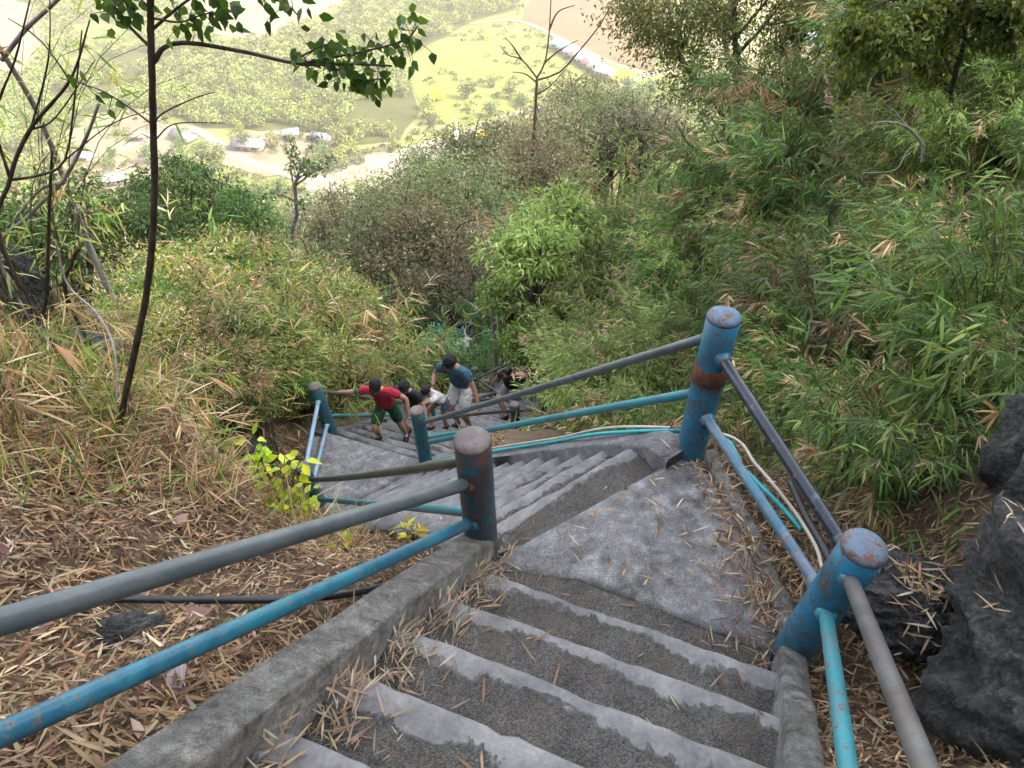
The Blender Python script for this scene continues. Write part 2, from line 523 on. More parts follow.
def seg_dist(px, py, poly):
    poly = np.asarray(poly); d = np.full(px.shape, 1e9); ins = np.zeros(px.shape, bool)
    for (x0, y0), (x1, y1) in zip(poly, np.roll(poly, -1, 0)):
        ex, ey = x1 - x0, y1 - y0
        t = np.clip(((px - x0) * ex + (py - y0) * ey) / (ex * ex + ey * ey), 0, 1)
        d = np.minimum(d, np.hypot(px - x0 - t * ex, py - y0 - t * ey))
        c = ((y0 > py) != (y1 > py)) & (px < ex * (py - y0) / (ey + 1e-12) + x0)
        ins ^= c
    return np.where(ins, -d, d)


def flight_field(x, y, F, kl, kr):
    o = F['p'] + F['step'] * F['k0']
    zt = F['z'] - F['rise'] * F['k0']
    st = F['step']; L = np.linalg.norm(st); d = st / L; n = np.array([d[1], -d[0]])
    s = (x - o[0]) * d[0] + (y - o[1]) * d[1]
    w = (x - o[0]) * n[0] + (y - o[1]) * n[1]
    W = F['w'] * abs(F['n'] @ n)
    Lt = L * (F['k1'] - F['k0']) + L
    ds = np.maximum(-s - 0.25, s - Lt)
    dw = np.maximum(-w - kl, w - W - kr)
    out = np.hypot(np.maximum(ds, 0), np.maximum(dw, 0))
    dist = np.where((ds < 0) & (dw < 0), np.maximum(ds, dw), out)
    z = zt - F['rise'] / L * np.clip(s, -0.25, Lt)
    return dist, z


def base_h(x, y):
    z = -1.25 - 0.83 * y
    left = 0.72 * np.maximum(0, -x - 1.3)
    left = np.minimum(left, 6) * (1 - smooth01((y - 4.6) / 3.2)) * 1.0
    rr = np.maximum(0, x - 1.75)
    right = np.minimum(1.0 * rr, 6 + 0.25 * rr) * (1 - smooth01((y - 22) / 18))
    spur = 2.6 * np.exp(-(((x - 5.2) / 3.2) ** 2 + ((y - 12.5) / 4.0) ** 2))
    mound = 0.34 * np.exp(-(((x + 1.75) / 0.75) ** 2 + ((y - 2.75) / 0.8) ** 2))
    z = z + left + np.minimum(right, 11) + spur + mound + 0.32 * np.exp(-(((x + 1.15) / 0.5) ** 2 + ((y - 2.7) / 0.55) ** 2))
    far = np.maximum(0, y - 25)
    z = z + fbm(x * 0.055 + 3, y * 0.055, 3) * 4.0 * smooth01(far / 20)
    z = z + np.minimum(1.2 * np.maximum(0, x - 10.0), 58 + 0.1 * np.maximum(0, x)) * (1 - smooth01((y - 22) / 26)) * smooth01((260 - x) / 120)  # unseen right ridge, raised to keep the sun off the foreground
    back = np.maximum(0, -y - 4.0)
    z = z + back * 0.95
    z = np.minimum(z, 64 + 3 * fbm(x * 0.05, y * 0.05, 3))
    bumpy = fbm(x * 0.9, y * 0.9, 4) * 0.28 + fbm(x * 3.1, y * 3.1, 3) * 0.08
    z = z + bumpy * smooth01((np.hypot(x, y - 1) + 4) / 8) * (1 - smooth01((y - 60) / 40))
    valley = -120.0
    k = 5.0
    dlt = np.clip((z - valley) / k, -30, 30)
    return valley + k * np.log1p(np.exp(dlt))


def height(x, y):
    x = np.asarray(x, float); y = np.asarray(y, float)
    b = base_h(x, y)
    near = (np.abs(x) < 14) & (y > -7) & (y < 24)
    if not near.any():
        return b
    pieces = [flight_field(x, y, F1, 0.16, 0.12), flight_field(x, y, F2, 0.2, 0.24), flight_field(x, y, F3, 0.12, 0.2)]
    for poly, z in ((LAND1, Z_L1 - 0.02), (LAND2, Z_L2 - 0.02), (LAND3, Z_L3 - 0.02)):
        pieces.append((seg_dist(x, y, poly), np.full(x.shape, z)))
    D = np.stack([p[0] for p in pieces]); Z = np.stack([p[1] for p in pieces])
    dmin = D.min(0)
    w = 1.0 / (np.maximum(D - dmin, 0) + 0.12) ** 3
    zs = (w * Z).sum(0) / w.sum(0)
    zin = zs - 0.42
    zedge = zs - 0.03
    # ground just outside meets the kerb, then eases over to the hillside
    r = np.where(dmin < 0, zin, zedge)
    r = np.where((dmin >= -0.08) & (dmin < 0.0), zin + (zedge - zin) * smooth01((dmin + 0.08) / 0.08), r)
    t = smooth01(dmin / 0.9)
    # never rise so fast over the flights as to hide them
    bb = np.minimum(b, zs + 1.25 * np.maximum(dmin, 0) + 0.02)
    bb = np.where(b > bb, bb + (b - bb) * smooth01((dmin - 0.3) / 0.7), b)
    return np.where(near, np.where(dmin <= 0, r, r * (1 - t) + bb * t), b)


def stair_dist(x, y):
    x = np.asarray(x, float); y = np.asarray(y, float)
    D = [flight_field(x, y, F1, 0.13, 0.09)[0], flight_field(x, y, F2, 0.2, 0.2)[0], flight_field(x, y, F3, 0.1, 0.2)[0],
         seg_dist(x, y, LAND1), seg_dist(x, y, LAND2), seg_dist(x, y, LAND3)]
    return np.min(D, 0)


def hz(x, y):
    return float(height(np.array([x]), np.array([y]))[0])


def terrain():
    def grow(a, step, lim, k):
        out = []; v = a; s = step
        while abs(v) < abs(lim):
            v += s; s *= k; out.append(v)
        return out
    xs = np.array([-v for v in grow(6, 0.1, 2600, 1.075)][::-1] + list(np.arange(-6, 6.01, 0.1)) + grow(6, 0.1, 2600, 1.075))
    ys = np.array(list(np.array(grow(1.0, 0.1, 95, 1.07)) * -1)[::-1] + list(np.arange(-1.0, 16.01, 0.1)) + grow(16, 0.1, 2600, 1.06))
    X, Y = np.meshgrid(xs, ys)
    Z = height(X, Y)
    nx, ny = len(xs), len(ys)
    i = np.arange(ny - 1)[:, None] * nx + np.arange(nx - 1)[None]
    F = np.stack([i, i + 1, i + nx + 1, i + nx], -1).reshape(-1, 4)
    m, nt, out = new_mat('hillside_ground')
    p = pos(nt)
    sep = nt.nodes.new('ShaderNodeSeparateXYZ'); nt.links.new(p, sep.inputs[0])
    a = noise(nt, p, 2.2, 10, 0.7, 0.3); b = noise(nt, p, 34, 8, 0.75)
    near = ramp(nt, math_n(nt, 'ADD', math_n(nt, 'MULTIPLY', a, 0.5), math_n(nt, 'MULTIPLY', b, 0.5)),
                [(0.34, (0.045, 0.032, 0.022)), (0.5, (0.125, 0.09, 0.06)), (0.66, (0.25, 0.19, 0.125))])
    va = noise(nt, p, 0.012, 8, 0.6, 0.3); vb = noise(nt, p, 0.11, 8, 0.7)
    vf = math_n(nt, 'ADD', math_n(nt, 'MULTIPLY', va, 0.6), math_n(nt, 'MULTIPLY', vb, 0.4))
    far = ramp(nt, vf, [(0.36, (0.055, 0.075, 0.018)), (0.5, (0.10, 0.115, 0.03)), (0.6, (0.16, 0.14, 0.07)), (0.72, (0.21, 0.175, 0.115))])
    mid = ramp(nt, noise(nt, p, 0.7, 8, 0.7), [(0.35, (0.05, 0.06, 0.022)), (0.65, (0.15, 0.13, 0.075))])
    kz = ramp(nt, math_n(nt, 'MULTIPLY', sep.outputs['Z'], -1 / 120.0), [(0.9, 0), (0.97, 1)])
    km = ramp(nt, math_n(nt, 'MULTIPLY', sep.outputs['Y'], 1 / 60.0), [(0.08, 0), (0.3, 1)])
    c = mixc(nt, kz, mixc(nt, km, near, mid), far)
    principled(nt, out, c, 0.95, bump(nt, b, 0.8, 0.03), 0.15)
    o = obj_np('terrain', np.stack([X.ravel(), Y.ravel(), Z.ravel()], 1), F, m, smooth=True)
    tag(o, 'steep brown hillside falling away to the flat sunlit valley floor', 'ground', kind='structure')


terrain()


# ------------------------------------------------------------------ stairs
def step_mesh(F, k, first=False):
    o = F['p'] + F['step'] * k
    z = F['z'] - F['rise'] * k
    n, d = F['n'], F['d']
    depth = F['run'] + 0.03
    nu, nv = 28, 7
    u = np.linspace(-0.015, F['w'] + 0.015, nu)
    v = np.concatenate([[0.0, 0.006, 0.02, 0.06], np.linspace(0.12, depth, nv - 3)])
    U, Vv = np.meshgrid(u, v)
    jag = fbm(U * 6 + k * 3.7, Vv * 0 + k, 3) * 0.014 + fbm(U * 25 + k, Vv * 0 + 3.3 * k, 2) * 0.006
    chip = np.maximum(0, fbm(U * 4 + k * 9.1, Vv * 0 + 7 + k, 3) - 0.32) * 0.09
    X = o[0] + n[0] * U - d[0] * (Vv + (np.maximum(0, 1 - Vv / 0.06)) * (jag + chip))
    Y = o[1] + n[1] * U - d[1] * (Vv + (np.maximum(0, 1 - Vv / 0.06)) * (jag + chip))
    Z = z + fbm(U * 5 + k, Vv * 6 + k * 2, 3) * 0.010 - 0.012 * np.clip(1 - Vv / 0.012, 0, 1) - 0.012 * smooth01((Vv - 0.1) / 0.06)
    T = np.stack([X, Y, Z], -1)
    nv = len(v)
    front = T[0] * 1.0; front[:, 2] = z - F['rise'] - 0.06
    V = np.vstack([front, T.reshape(-1, 3)])
    rows = nv + 1
    i = np.arange(rows - 1)[:, None] * nu + np.arange(nu - 1)[None]
    Fq = np.stack([i, i + 1, i + nu + 1, i + nu], -1).reshape(-1, 4)
    # closed ends and back
    side = []
    back = T[-1] * 1.0; back[:, 2] = z - F['rise'] - 0.06
    base = len(V)
    V = np.vstack([V, back])
    j = np.arange(nu - 1)
    top = (rows - 1) * nu
    Fb = np.stack([top + j, top + j + 1, base + j + 1, base + j], -1)
    uv = np.zeros((len(V), 2))
    dv = float(np.sin(k * 12.9898 + 1.7) * 0.5) * 0.05
    uv[:nu, 0] = u; uv[:nu, 1] = 0.0
    uv[nu:base, 0] = U.ravel(); uv[nu:base, 1] = Vv.ravel() + dv
    uv[base:, 0] = u; uv[base:, 1] = depth
    for e in (0, nu - 1):
        for r in range(1, rows - 1):
            side.append([r * nu + e, (r + 1) * nu + e, base + e, 0 * nu + e])
    return V, [Fq, Fb, np.array(side)], uv


def ribbon_kerb(name, inner, width, side, z_under, mat, parent, bev=0.012, rough=0.006):
    """solid kerb following the inner top edge points (n,3), width outward along 2D vec side"""
    P = spline(inner, 40) if len(inner) > 2 else spline(inner, 40)
    n = len(P)
    sd = np.array([side[0], side[1], 0.0]); wd = np.broadcast_to(width, (n,))
    r = lambda s: (np.stack([fbm(np.arange(n) * 0.7 + s, np.zeros(n) + s, 3)] * 3, 1) * rough * 2)
    prof = []
    dn = np.array([0, 0, -1.0])
    prof.append(P + dn * z_under)
    prof.append(P + dn * bev + r(1))
    prof.append(P + sd * bev + r(2))
    prof.append(P + sd * (wd[:, None] * 0.5) + r(3))
    prof.append(P + sd * (wd[:, None] - bev) + r(4))
    prof.append(P + sd * wd[:, None] + dn * bev * 1.6 + r(5))
    prof.append(P + sd * wd[:, None] + dn * z_under)
    m = len(prof)
    V = np.stack(prof, 1).reshape(-1, 3)
    i = np.arange(n - 1)[:, None] * m + np.arange(m - 1)[None]
    F = np.stack([i, i + 1, i + m + 1, i + m], -1).reshape(-1, 4)
    caps = []
    for e in (0, n - 1):
        caps += [[e * m + 0, e * m + 1, e * m + 5, e * m + 6], [e * m + 1, e * m + 2, e * m + 4, e * m + 5]]
    return obj_np(name, V, [F, np.array(caps)], mat, parent)


def slab(name, poly, z, mat, thick=0.35, bulge=0.04, parent=None, tilt=(0, 0)):
    poly = np.asarray(poly, float)
    c = poly.mean(0)
    rings = 12
    P = []
    dense = []
    for a, b in zip(poly, np.roll(poly, -1, 0)):
        for t in np.linspace(0, 1, 8, endpoint=False):
            dense.append(a + (b - a) * t)
    dense = np.array(dense)
    m = len(dense)
    for k in range(rings):
        f = 1 - k / rings
        Q = c + (dense - c) * f
        zz = z + bulge * (1 - f * f) + fbm(Q[:, 0] * 3, Q[:, 1] * 3, 4) * 0.015 + tilt[0] * (Q[:, 0] - c[0]) + tilt[1] * (Q[:, 1] - c[1])
        if k == 0: zz = zz - 0.01
        P.append(np.column_stack([Q, zz]))
    bot = np.column_stack([dense, np.full(m, z - thick)])
    V = np.vstack([bot] + P + [[*c, z + bulge]])
    j = np.arange(m); jn = (j + 1) % m
    F = []
    for k in range(rings):
        F.append(np.stack([k * m + j, k * m + jn, (k + 1) * m + jn, (k + 1) * m + j], -1))
    F.append(np.stack([rings * m + j, rings * m + jn, np.full(m, len(V) - 1)], -1))
    return obj_np(name, V, F, mat, parent, smooth=True)


def p3(xy, z):
    return np.array([xy[0], xy[1], z])


def build_stairs():
    specs = [('stairs', F1, 'near flight of ragged concrete steps running down from the viewer to the wedge landing'),
             ('stairs', F2, 'second flight of concrete steps turning down from the wedge landing towards the group'),
             ('stairs', F3, 'third flight of concrete steps that the group of hikers is climbing')]
    roots = []
    for nm, F, lab in specs:
        o = F['p'] + F['step'] * F['k0']
        r = thing(nm, lab, 'stairs', (o[0], o[1], F['z'] - F['rise'] * F['k0']), kind='structure')
        roots.append(r)
        for k in range(F['k0'], F['k1'] + 1):
            V, Fc, uv = step_mesh(F, k)
            obj_np('step', V, Fc, M['tread'], r, uv=uv)
    r1, r2, r3 = roots
    # half step between the last nosing and the landing slab (pebbly, worn)
    FX = dict(F1); FX['p'] = F1['p'] + F1['step'] * 1 + np.array([0.0, 0.0]); FX['z'] = -2.945; FX['rise'] = 0.25; FX['run'] = 0.30; FX['w'] = 1.3
    V, Fc, uv = step_mesh(FX, 0); uv[:, 1] += 0.4
    obj_np('step', V, Fc, M['tread'], r1, uv=uv)
    # kerbs
    o = F1['p']; st = F1['step']
    a = p3(o + st * 1.05, -2.90); b = p3(o - st * 13, -2.75 + 2.6)
    up = np.array([0, 0, 0.04])
    ribbon_kerb('kerb', [b + up, a + up], 0.158, -N1, 0.62, M['kerb'], r1)
    o2 = o + N1 * F1['w']
    a = p3(o2 + st * 0.55, -2.83); b = p3(o2 - st * 13 + N1 * 0.1, -2.75 + 2.6)
    ribbon_kerb('kerb', [b + up - [0, 0, .02], a + up - [0, 0, .02]], 0.115, N1, 0.6, M['kerb'], r1)
    o = F2['p']; st = F2['step']
    a = p3(o + N2 * F2['w'] - st * 1.25, -2.86); m_ = p3(o + N2 * F2['w'] - st * 0.4, -2.90); b = p3(o + N2 * F2['w'] + st * 15.6, -2.97 - 0.2175 * 15.6 + 0.06)
    mid = [p3(o + N2 * F2['w'] + st * q, -2.97 - 0.2175 * q + 0.06) for q in (2, 6, 11)]
    ribbon_kerb('kerb', [a, m_] + mid + [b], 0.22, N2, 0.6, M['conc'], r2)
    a = p3(o - st * 0.9, -2.92); mid = [p3(o + st * q, -2.97 - 0.2175 * q + 0.05) for q in (2, 6, 11)]; b = p3(o + st * 15.8, -2.97 - 0.2175 * 15.8 + 0.05)
    ribbon_kerb('kerb', [a] + mid + [b], 0.2, -N2, 0.6, M['conc'], r2)
    o = F3['p']; st = F3['step']
    ribbon_kerb('kerb', [p3(o - st * 0.4, -6.38), p3(o + st * 22, -6.45 - 4.4 + 0.04)], 0.12, -N1, 0.6, M['conc'], r3)
    o2 = o + N1 * F3['w']
    ribbon_kerb('kerb', [p3(o2 - st * 0.4, -6.38), p3(o2 + st * 22, -6.45 - 4.4 + 0.04)], 0.18, N1, 0.6, M['conc'], r3)
    s = slab('landing_slab', LAND1, Z_L1, M['slab'], 0.5, 0.03); tag(s, 'worn grey wedge landing where the near flight turns, under the bright blue corner posts', 'landing', kind='structure')
    ribbon_kerb('kerb', [(1.04, 2.62, -2.89), (1.12, 2.2, -2.905), (1.165, 1.75, -2.90), (1.18, 1.4, -2.85)], 0.09, np.array([1.0, 0.1]), 0.5, M['kerb'], s)
    s = slab('landing_slab', LAND2, Z_L2, M['slab'], 0.5, 0.04); tag(s, 'lower wedge landing in front of the hiker in the red shirt', 'landing', kind='structure')
    s = slab('landing_slab', LAND3, Z_L3, M['slab'], 0.5, 0.03); tag(s, 'farthest landing below the hikers beside the dark bushes', 'landing', kind='structure')


build_stairs()

# ------------------------------------------------------------------ railings
PD = 0.16
POST = {
    'A': ((472.4, 441.7), (482, 546), 700 * PD / 37.8), 'B': ((723.8, 317.9), (691.2, 447.5), 700 * PD / 34), 'C': ((863.7, 548.6), (802, 636), 700 * PD / 45),
    'D': ((314.8, 386.7), (333, 436.7), 8.6), 'E': ((417, 411), (424.7, 456), 7.83), 'F': ((301.9, 466.9), (321.7, 507.5), 7.67),
    'G': ((514.6, 404.7), (516.5, 436.6), 11.2), 'H': ((522, 354.6), (523.8, 381), 17.0), 'I': ((503.7, 393), (506, 420), 14.8), 'J': ((429.5, 401), (432.5, 426), 11.6),
    'K': ((474.5, 369), (476, 398), 15.6)}
AX = {}
for k, (t, b, z) in POST.items():
    T = at(*t, z)
    r = ray(*b)
    B = r * (np.hypot(*T[:2]) / np.hypot(*r[:2]))
    B = T + (B - T) * np.array([1, 1, 1])
    AX[k] = (T, B)


def on_post(k, py):
    T, B = AX[k]
    ts = np.linspace(0, 1, 200)
    Q = T + (B - T) * ts[:, None]
    y = proj(Q)[1]
    return Q[np.argmin(abs(y - py))]


def build_post(root, k, mat, capmat, label=None, collar=False, r=PD / 2, deep=0.45):
    T, B = AX[k]
    d = norm(B - T)
    E = B + d * deep
    L = np.linalg.norm(E - T)
    s = np.array([0.0, 0.012, 0.03, 0.3, 0.6, 1.0]); s[3:] *= L; s[3] = L * 0.3
    mb = MB()
    mb.tube(T + d * np.concatenate([[0.0], np.linspace(0.001, L, 8)])[:, None], np.concatenate([[r * 0.93], np.full(8, r)]), 28, cap=False)
    po = mb.build('post', mat, root, smooth=True)
    if label: po['label'] = label
    cb = MB()
    up = -d
    prof = [(r * 1.0, -0.004), (r * 1.02, 0.004), (r * 0.97, 0.016), (r * 0.75, 0.026), (r * 0.4, 0.032), (0.004, 0.034)]
    cb.tube(np.array([T + up * h for _, h in prof]), [q for q, _ in prof], 28, cap=True)
    cb.build('post_cap', capmat, po, smooth=True)
    if collar:
        c0 = on_post(k, 371); mb = MB()
        mb.tube(np.array([c0 - d * 0.055, c0 - d * 0.05, c0 + d * 0.05, c0 + d * 0.055]), [r * 1.01, r * 1.09, r * 1.09, r * 1.01], 28, cap=False)
        q = mb.build('collar', M['rust'], po, smooth=True); q['label'] = 'rusty brown band round the blue post'
    return po


def rail(root, P, r, mat, label=None, weld=None, sag=0.0):
    Q = spline(P, 26) if len(P) > 2 else spline(P, 14)
    if sag:
        t = np.linspace(0, 1, len(Q)); Q[:, 2] -= sag * 4 * t * (1 - t)
    mb = MB(); mb.tube(Q, r, 16)
    o = mb.build('rail', mat, root, smooth=True)
    if label: o['label'] = label
    for e_, weld in ((0, weld or mat), (1, mat)):
        if e_ and len(P) > 2: continue
        w = MB(); q_ = Q if e_ == 0 else Q[::-1]; d = norm(q_[1] - q_[0]); Q0 = Q; Q = q_
        w.tube(np.array([Q[0], Q[0] + d * (PD / 2 - 0.005), Q[0] + d * (PD / 2 + 0.022), Q[0] + d * (PD / 2 + 0.03)]), [r * 1.45, r * 1.5, r * 1.3, r * 1.03], 16, cap=False, wob=0.06)
        w.build('weld_collar', weld, o, smooth=True); Q = Q0
    return o


def build_rails():
    a0 = AX['A'][1]
    L = thing('pipe_railing', 'blue pipe railing on the left edge of the stairs with a grey-capped dark near post', 'railing', a0)
    build_post(L, 'A', M['post_dark'], M['cap'], 'dark blue rusted post with a grey weathered cap')
    build_post(L, 'F', M['post_blue'], M['cap'])
    build_post(L, 'D', M['post_blue'], M['cap'], 'blue post with pale rusty cap at the landing corner')
    build_post(L, 'J', M['post_blue'], M['cap'])
    build_post(L, 'I', M['post_blue'], M['cap'])
    build_post(L, 'K', M['post_blue'], M['cap'])
    build_post(L, 'H', M['post_blue'], M['cap'])
    A1, A2 = on_post('A', 481), on_post('A', 519)
    U = at(0, 622, 1.36); Lw = at(0, 735, 1.42)
    rail(L, [A1, U, U + (U - A1) * 0.55], 0.029, M['rail_grey'], 'grey top rail', M['rust'])
    rail(L, [A2, Lw, Lw + (Lw - A2) * 0.55], 0.027, M['rail_blue'], 'blue lower rail with rust specks')
    rail(L, [on_post('A', 459), on_post('F', 480)], 0.026, M['rail_olive'], sag=0.03)
    rail(L, [on_post('A', 513), on_post('F', 499)], 0.026, M['rail_teal'])
    rail(L, [on_post('F', 472), on_post('D', 398)], 0.026, M['rail_pale'])
    rail(L, [on_post('F', 487), on_post('D', 422)], 0.026, M['rail_pale'])
    rail(L, [on_post('D', 391), on_post('J', 404), on_post('I', 398)], 0.026, M['rail_olive'])
    rail(L, [on_post('D', 416), on_post('J', 414), on_post('I', 409)], 0.026, M['rail_teal'])
    rail(L, [on_post('I', 396), on_post('K', 378)], 0.026, M['rail_grey'])
    rail(L, [on_post('I', 408), on_post('K', 388)], 0.026, M['rail_grey'])
    rail(L, [on_post('K', 379), on_post('H', 358)], 0.028, M['rail_rust'])
    rail(L, [on_post('K', 389), on_post('H', 369)], 0.028, M['rail_rust'])
    c0 = AX['C'][1]
    R = thing('pipe_railing', 'blue pipe railing on the right edge of the stairs with a rusty-banded tall post', 'railing', c0)
    build_post(R, 'C', M['post_bright'], M['cap_blue'], 'bright blue post with a rust-flaked cap')
    build_post(R, 'B', M['post_bright'], M['cap_blue'], 'tall bright blue post with a rusty band', collar=True)
    build_post(R, 'E', M['post_blue'], M['cap'])
    build_post(R, 'G', M['post_dark'], M['cap'])
    C1 = on_post('C', 572); C2 = on_post('C', 604)
    U = at(925, 768, 1.45); Lw = at(848, 768, 1.85)
    rail(R, [C1, U, U + (U - C1) * 1.2], 0.028, M['rail_rust'], 'grey rusty top rail', M['rail_blue'])
    rail(R, [C2, Lw, Lw + (Lw - C2) * 1.2], 0.027, M['rail_teal'], 'bright teal lower rail')
    rail(R, [on_post('B', 349), on_post('C', 562)], 0.028, M['rail_navy'], 'dark navy top rail with chipped paint', M['rail_blue'])
    rail(R, [on_post('B', 409), on_post('C', 600)], 0.026, M['rail_steel'], 'blue-grey lower rail')
    rail(R, [on_post('B', 334), on_post('E', 424)], 0.026, M['rail_grey'], 'grey top rail sloping down to the lower landing')
    rail(R, [on_post('B', 391), on_post('E', 444)], 0.026, M['rail_teal'], 'teal lower rail sloping down to the lower landing', sag=-0.02)
    g2 = AX['G'][0] + np.array([1.0, 2.4, -2.5])
    rail(R, [on_post('E', 420), on_post('G', 411), g2 + np.array([0, 0, -.1])], 0.026, M['rail_olive'])
    rail(R, [on_post('E', 438), on_post('G', 425), g2 + np.array([0, 0, -.45])], 0.026, M['rail_teal'])
    # loose water pipes and the hose
    o2 = F2['p'] + N2 * (F2['w'] + 0.10)
    k = lambda q, dz: p3(o2 + F2['step'] * q, -2.97 - 0.2175 * q + 0.06 + dz)
    offn = np.array([N2[0], N2[1], 0]) * 0.05
    mb = MB()
    T = [k(13, .03), k(9, .03), k(4, .03), k(1.2, .03), onz(713, 434, -2.82), onz(745, 470, -2.83), onz(780, 505, -2.84), onz(802, 530, -2.84)]
    mb.tube(spline(T, 70), 0.0115, 10)
    tag(mb.build('water_pipe', M['teal_pipe'], None, smooth=True), 'thin teal water pipe lying on the kerb and ending in dry leaves', 'pipe')
    mb = MB()
    T = [k(13, .035) + offn, k(8, .05) + offn, k(4, .04) + offn, k(1.2, .05) + offn, onz(722, 434, -2.80), onz(757, 466, -2.81), onz(792, 508, -2.81), onz(815, 545, -2.8), onz(822, 568, -2.8)]
    mb.tube(spline(T, 80), 0.009, 10)
    tag(mb.build('water_pipe', M['cream_pipe'], None, smooth=True), 'thin cream plastic pipe running beside the teal pipe past the rust-banded post', 'pipe')
    mb = MB()
    mb.tube(spline([at(790, 482, 3.4), at(805, 515, 3.2), at(822, 545, 3.02), at(835, 575, 2.9)], 20), 0.017, 8)
    tag(mb.build('cable', M['hose'], None, smooth=True), 'short black cable dropping through dry leaves between the two bright blue posts', 'cable')
    mb = MB()
    T = []
    for (px, py, z) in ((848, 676, -2.56), (856, 700, -2.5), (862, 735, -2.42), (870, 775, -2.33), (880, 830, -2.2)):
        q = onz(px, py, z); T.append([q[0], q[1], hz(q[0], q[1]) + 0.05])
    mb.tube(spline(T, 24), 0.016, 10)
    tag(mb.build('water_pipe', M['teal_pipe'], None, smooth=True), 'short length of faded blue water pipe in dry leaves below the right lower rail', 'pipe')
    mb = MB(); T = []
    for (px, py) in ((20, 602), (60, 600), (120, 599), (180, 600), (235, 600), (290, 599), (340, 595), (385, 586), (415, 574), (432, 558), (430, 545)):
        # follow the ground along this line of sight
        r = ray(px, py); ts = np.linspace(1.2, 5, 400); Q = r * ts[:, None]
        hh = height(Q[:, 0], Q[:, 1]); i = np.argmax(Q[:, 2] < hh + (0.075 if px < 300 else 0.12))
        T.append(Q[i])
    mb.tube(spline(T, 60), 0.0135, 10)
    tag(mb.build('hose', M['hose'], None, smooth=True), 'black hose lying across the dry leaves under the left railing and curling at the kerb', 'hose')


build_rails()
# ------------------------------------------------------------------ foliage generators
GREENS = [(0.05, 0.10, 0.018), (0.07, 0.13, 0.022), (0.04, 0.085, 0.02), (0.09, 0.14, 0.03)]
BAMBOO = [(0.075, 0.135, 0.028), (0.105, 0.165, 0.035), (0.05, 0.095, 0.025), (0.15, 0.19, 0.05)]
FEATHER = [(0.12, 0.19, 0.04), (0.17, 0.235, 0.055), (0.08, 0.14, 0.03), (0.21, 0.25, 0.07)]
YELLOWG = [(0.22, 0.25, 0.05), (0.17, 0.22, 0.045), (0.28, 0.26, 0.07), (0.12, 0.165, 0.035)]
OLIVE = [(0.115, 0.135, 0.055), (0.15, 0.16, 0.075), (0.085, 0.105, 0.042), (0.19, 0.17, 0.095)]
DRY = [(0.29, 0.19, 0.095), (0.36, 0.26, 0.145), (0.23, 0.135, 0.065), (0.42, 0.33, 0.2)]
LITTER = [(0.42, 0.325, 0.20), (0.31, 0.22, 0.13), (0.56, 0.46, 0.31), (0.19, 0.11, 0.065), (0.37, 0.235, 0.135), (0.64, 0.56, 0.42), (0.11, 0.075, 0.05)]
DARKG = [(0.028, 0.06, 0.016), (0.04, 0.078, 0.02), (0.05, 0.09, 0.022), (0.022, 0.045, 0.014)]
BRIGHT = [(0.15, 0.215, 0.05), (0.19, 0.25, 0.065), (0.11, 0.17, 0.04), (0.22, 0.26, 0.085)]


def pick(pal, n, jit=0.22, w=None):
    pal = np.asarray(pal)
    i = rng.choice(len(pal), n, p=w)
    c = pal[i] * np.exp(rng.normal(0, jit, (n, 1))) * np.exp(rng.normal(0, 0.06, (n, 3)))
    return np.clip(c, 0.004, 0.9)


def rand_unit(n):
    v = rng.standard_normal((n, 3))
    return norm(v)


def leaf_arrays(P, D, U, L, W, kind='kite', fold=0.12, droop=0.15):
    """returns V (n,k,3) and per-leaf tri list"""
    n = len(P)
    D = norm(D)
    S = norm(np.cross(D, U)); Nn = np.cross(S, D)
    L = np.broadcast_to(L, (n,))[:, None]; W = np.broadcast_to(W, (n,))[:, None]
    dr = np.broadcast_to(droop, (n,))[:, None]
    if kind == 'kite':
        mid = P + D * L * 0.42
        V = np.stack([P, mid + S * W / 2 + Nn * W * fold, P + D * L - Nn * L * dr, mid - S * W / 2 + Nn * W * fold], 1)
        T = [[0, 1, 2], [0, 2, 3]]
    elif kind == 'blade':
        a = P + D * L * 0.3 - Nn * L * dr * 0.08; b = P + D * L * 0.7 - Nn * L * dr * 0.5; t = P + D * L * 0.97 - Nn * L * dr
        f = Nn * W * fold
        V = np.stack([P, a + S * W * .5 + f, a - S * W * .5 + f, b + S * W * .36 + f, b - S * W * .36 + f, t], 1)
        T = [[0, 1, 2], [1, 3, 4], [1, 4, 2], [3, 5, 4]]
    elif kind == 'broad':
        a = P + D * L * 0.28; b = P + D * L * 0.62 - Nn * L * dr * 0.3; t = P + D * L - Nn * L * dr
        f = Nn * W * fold
        V = np.stack([P, a + S * W * .5 + f, a - Nn * 0, a - S * W * .5 + f, b + S * W * .38 + f, b, b - S * W * .38 + f, t], 1)
        T = [[0, 1, 2], [0, 2, 3], [1, 4, 5], [1, 5, 2], [2, 5, 6], [2, 6, 3], [4, 7, 5], [5, 7, 6]]
    k = V.shape[1]
    F = (np.arange(n)[:, None, None] * k + np.array(T)[None]).reshape(-1, 3)
    return V.reshape(-1, 3), F, k


class Leaves:
    def __init__(self):
        self.V = []; self.F = []; self.C = []; self.n = 0

    def add(self, P, D, U, L, W, col, kind='kite', fold=0.12, droop=0.15):
        if len(P) == 0: return
        V, F, k = leaf_arrays(np.asarray(P, float), np.asarray(D, float), np.asarray(U, float), L, W, kind, fold, droop)
        self.V.append(V); self.F.append(F + self.n); self.n += len(V)
        self.C.append(np.repeat(col, k, 0))

    def build(self, name, mat, parent=None, local=False):
        return obj_np(name, np.vstack(self.V), [np.vstack(self.F)], mat, parent, tint=np.vstack(self.C), local=local)


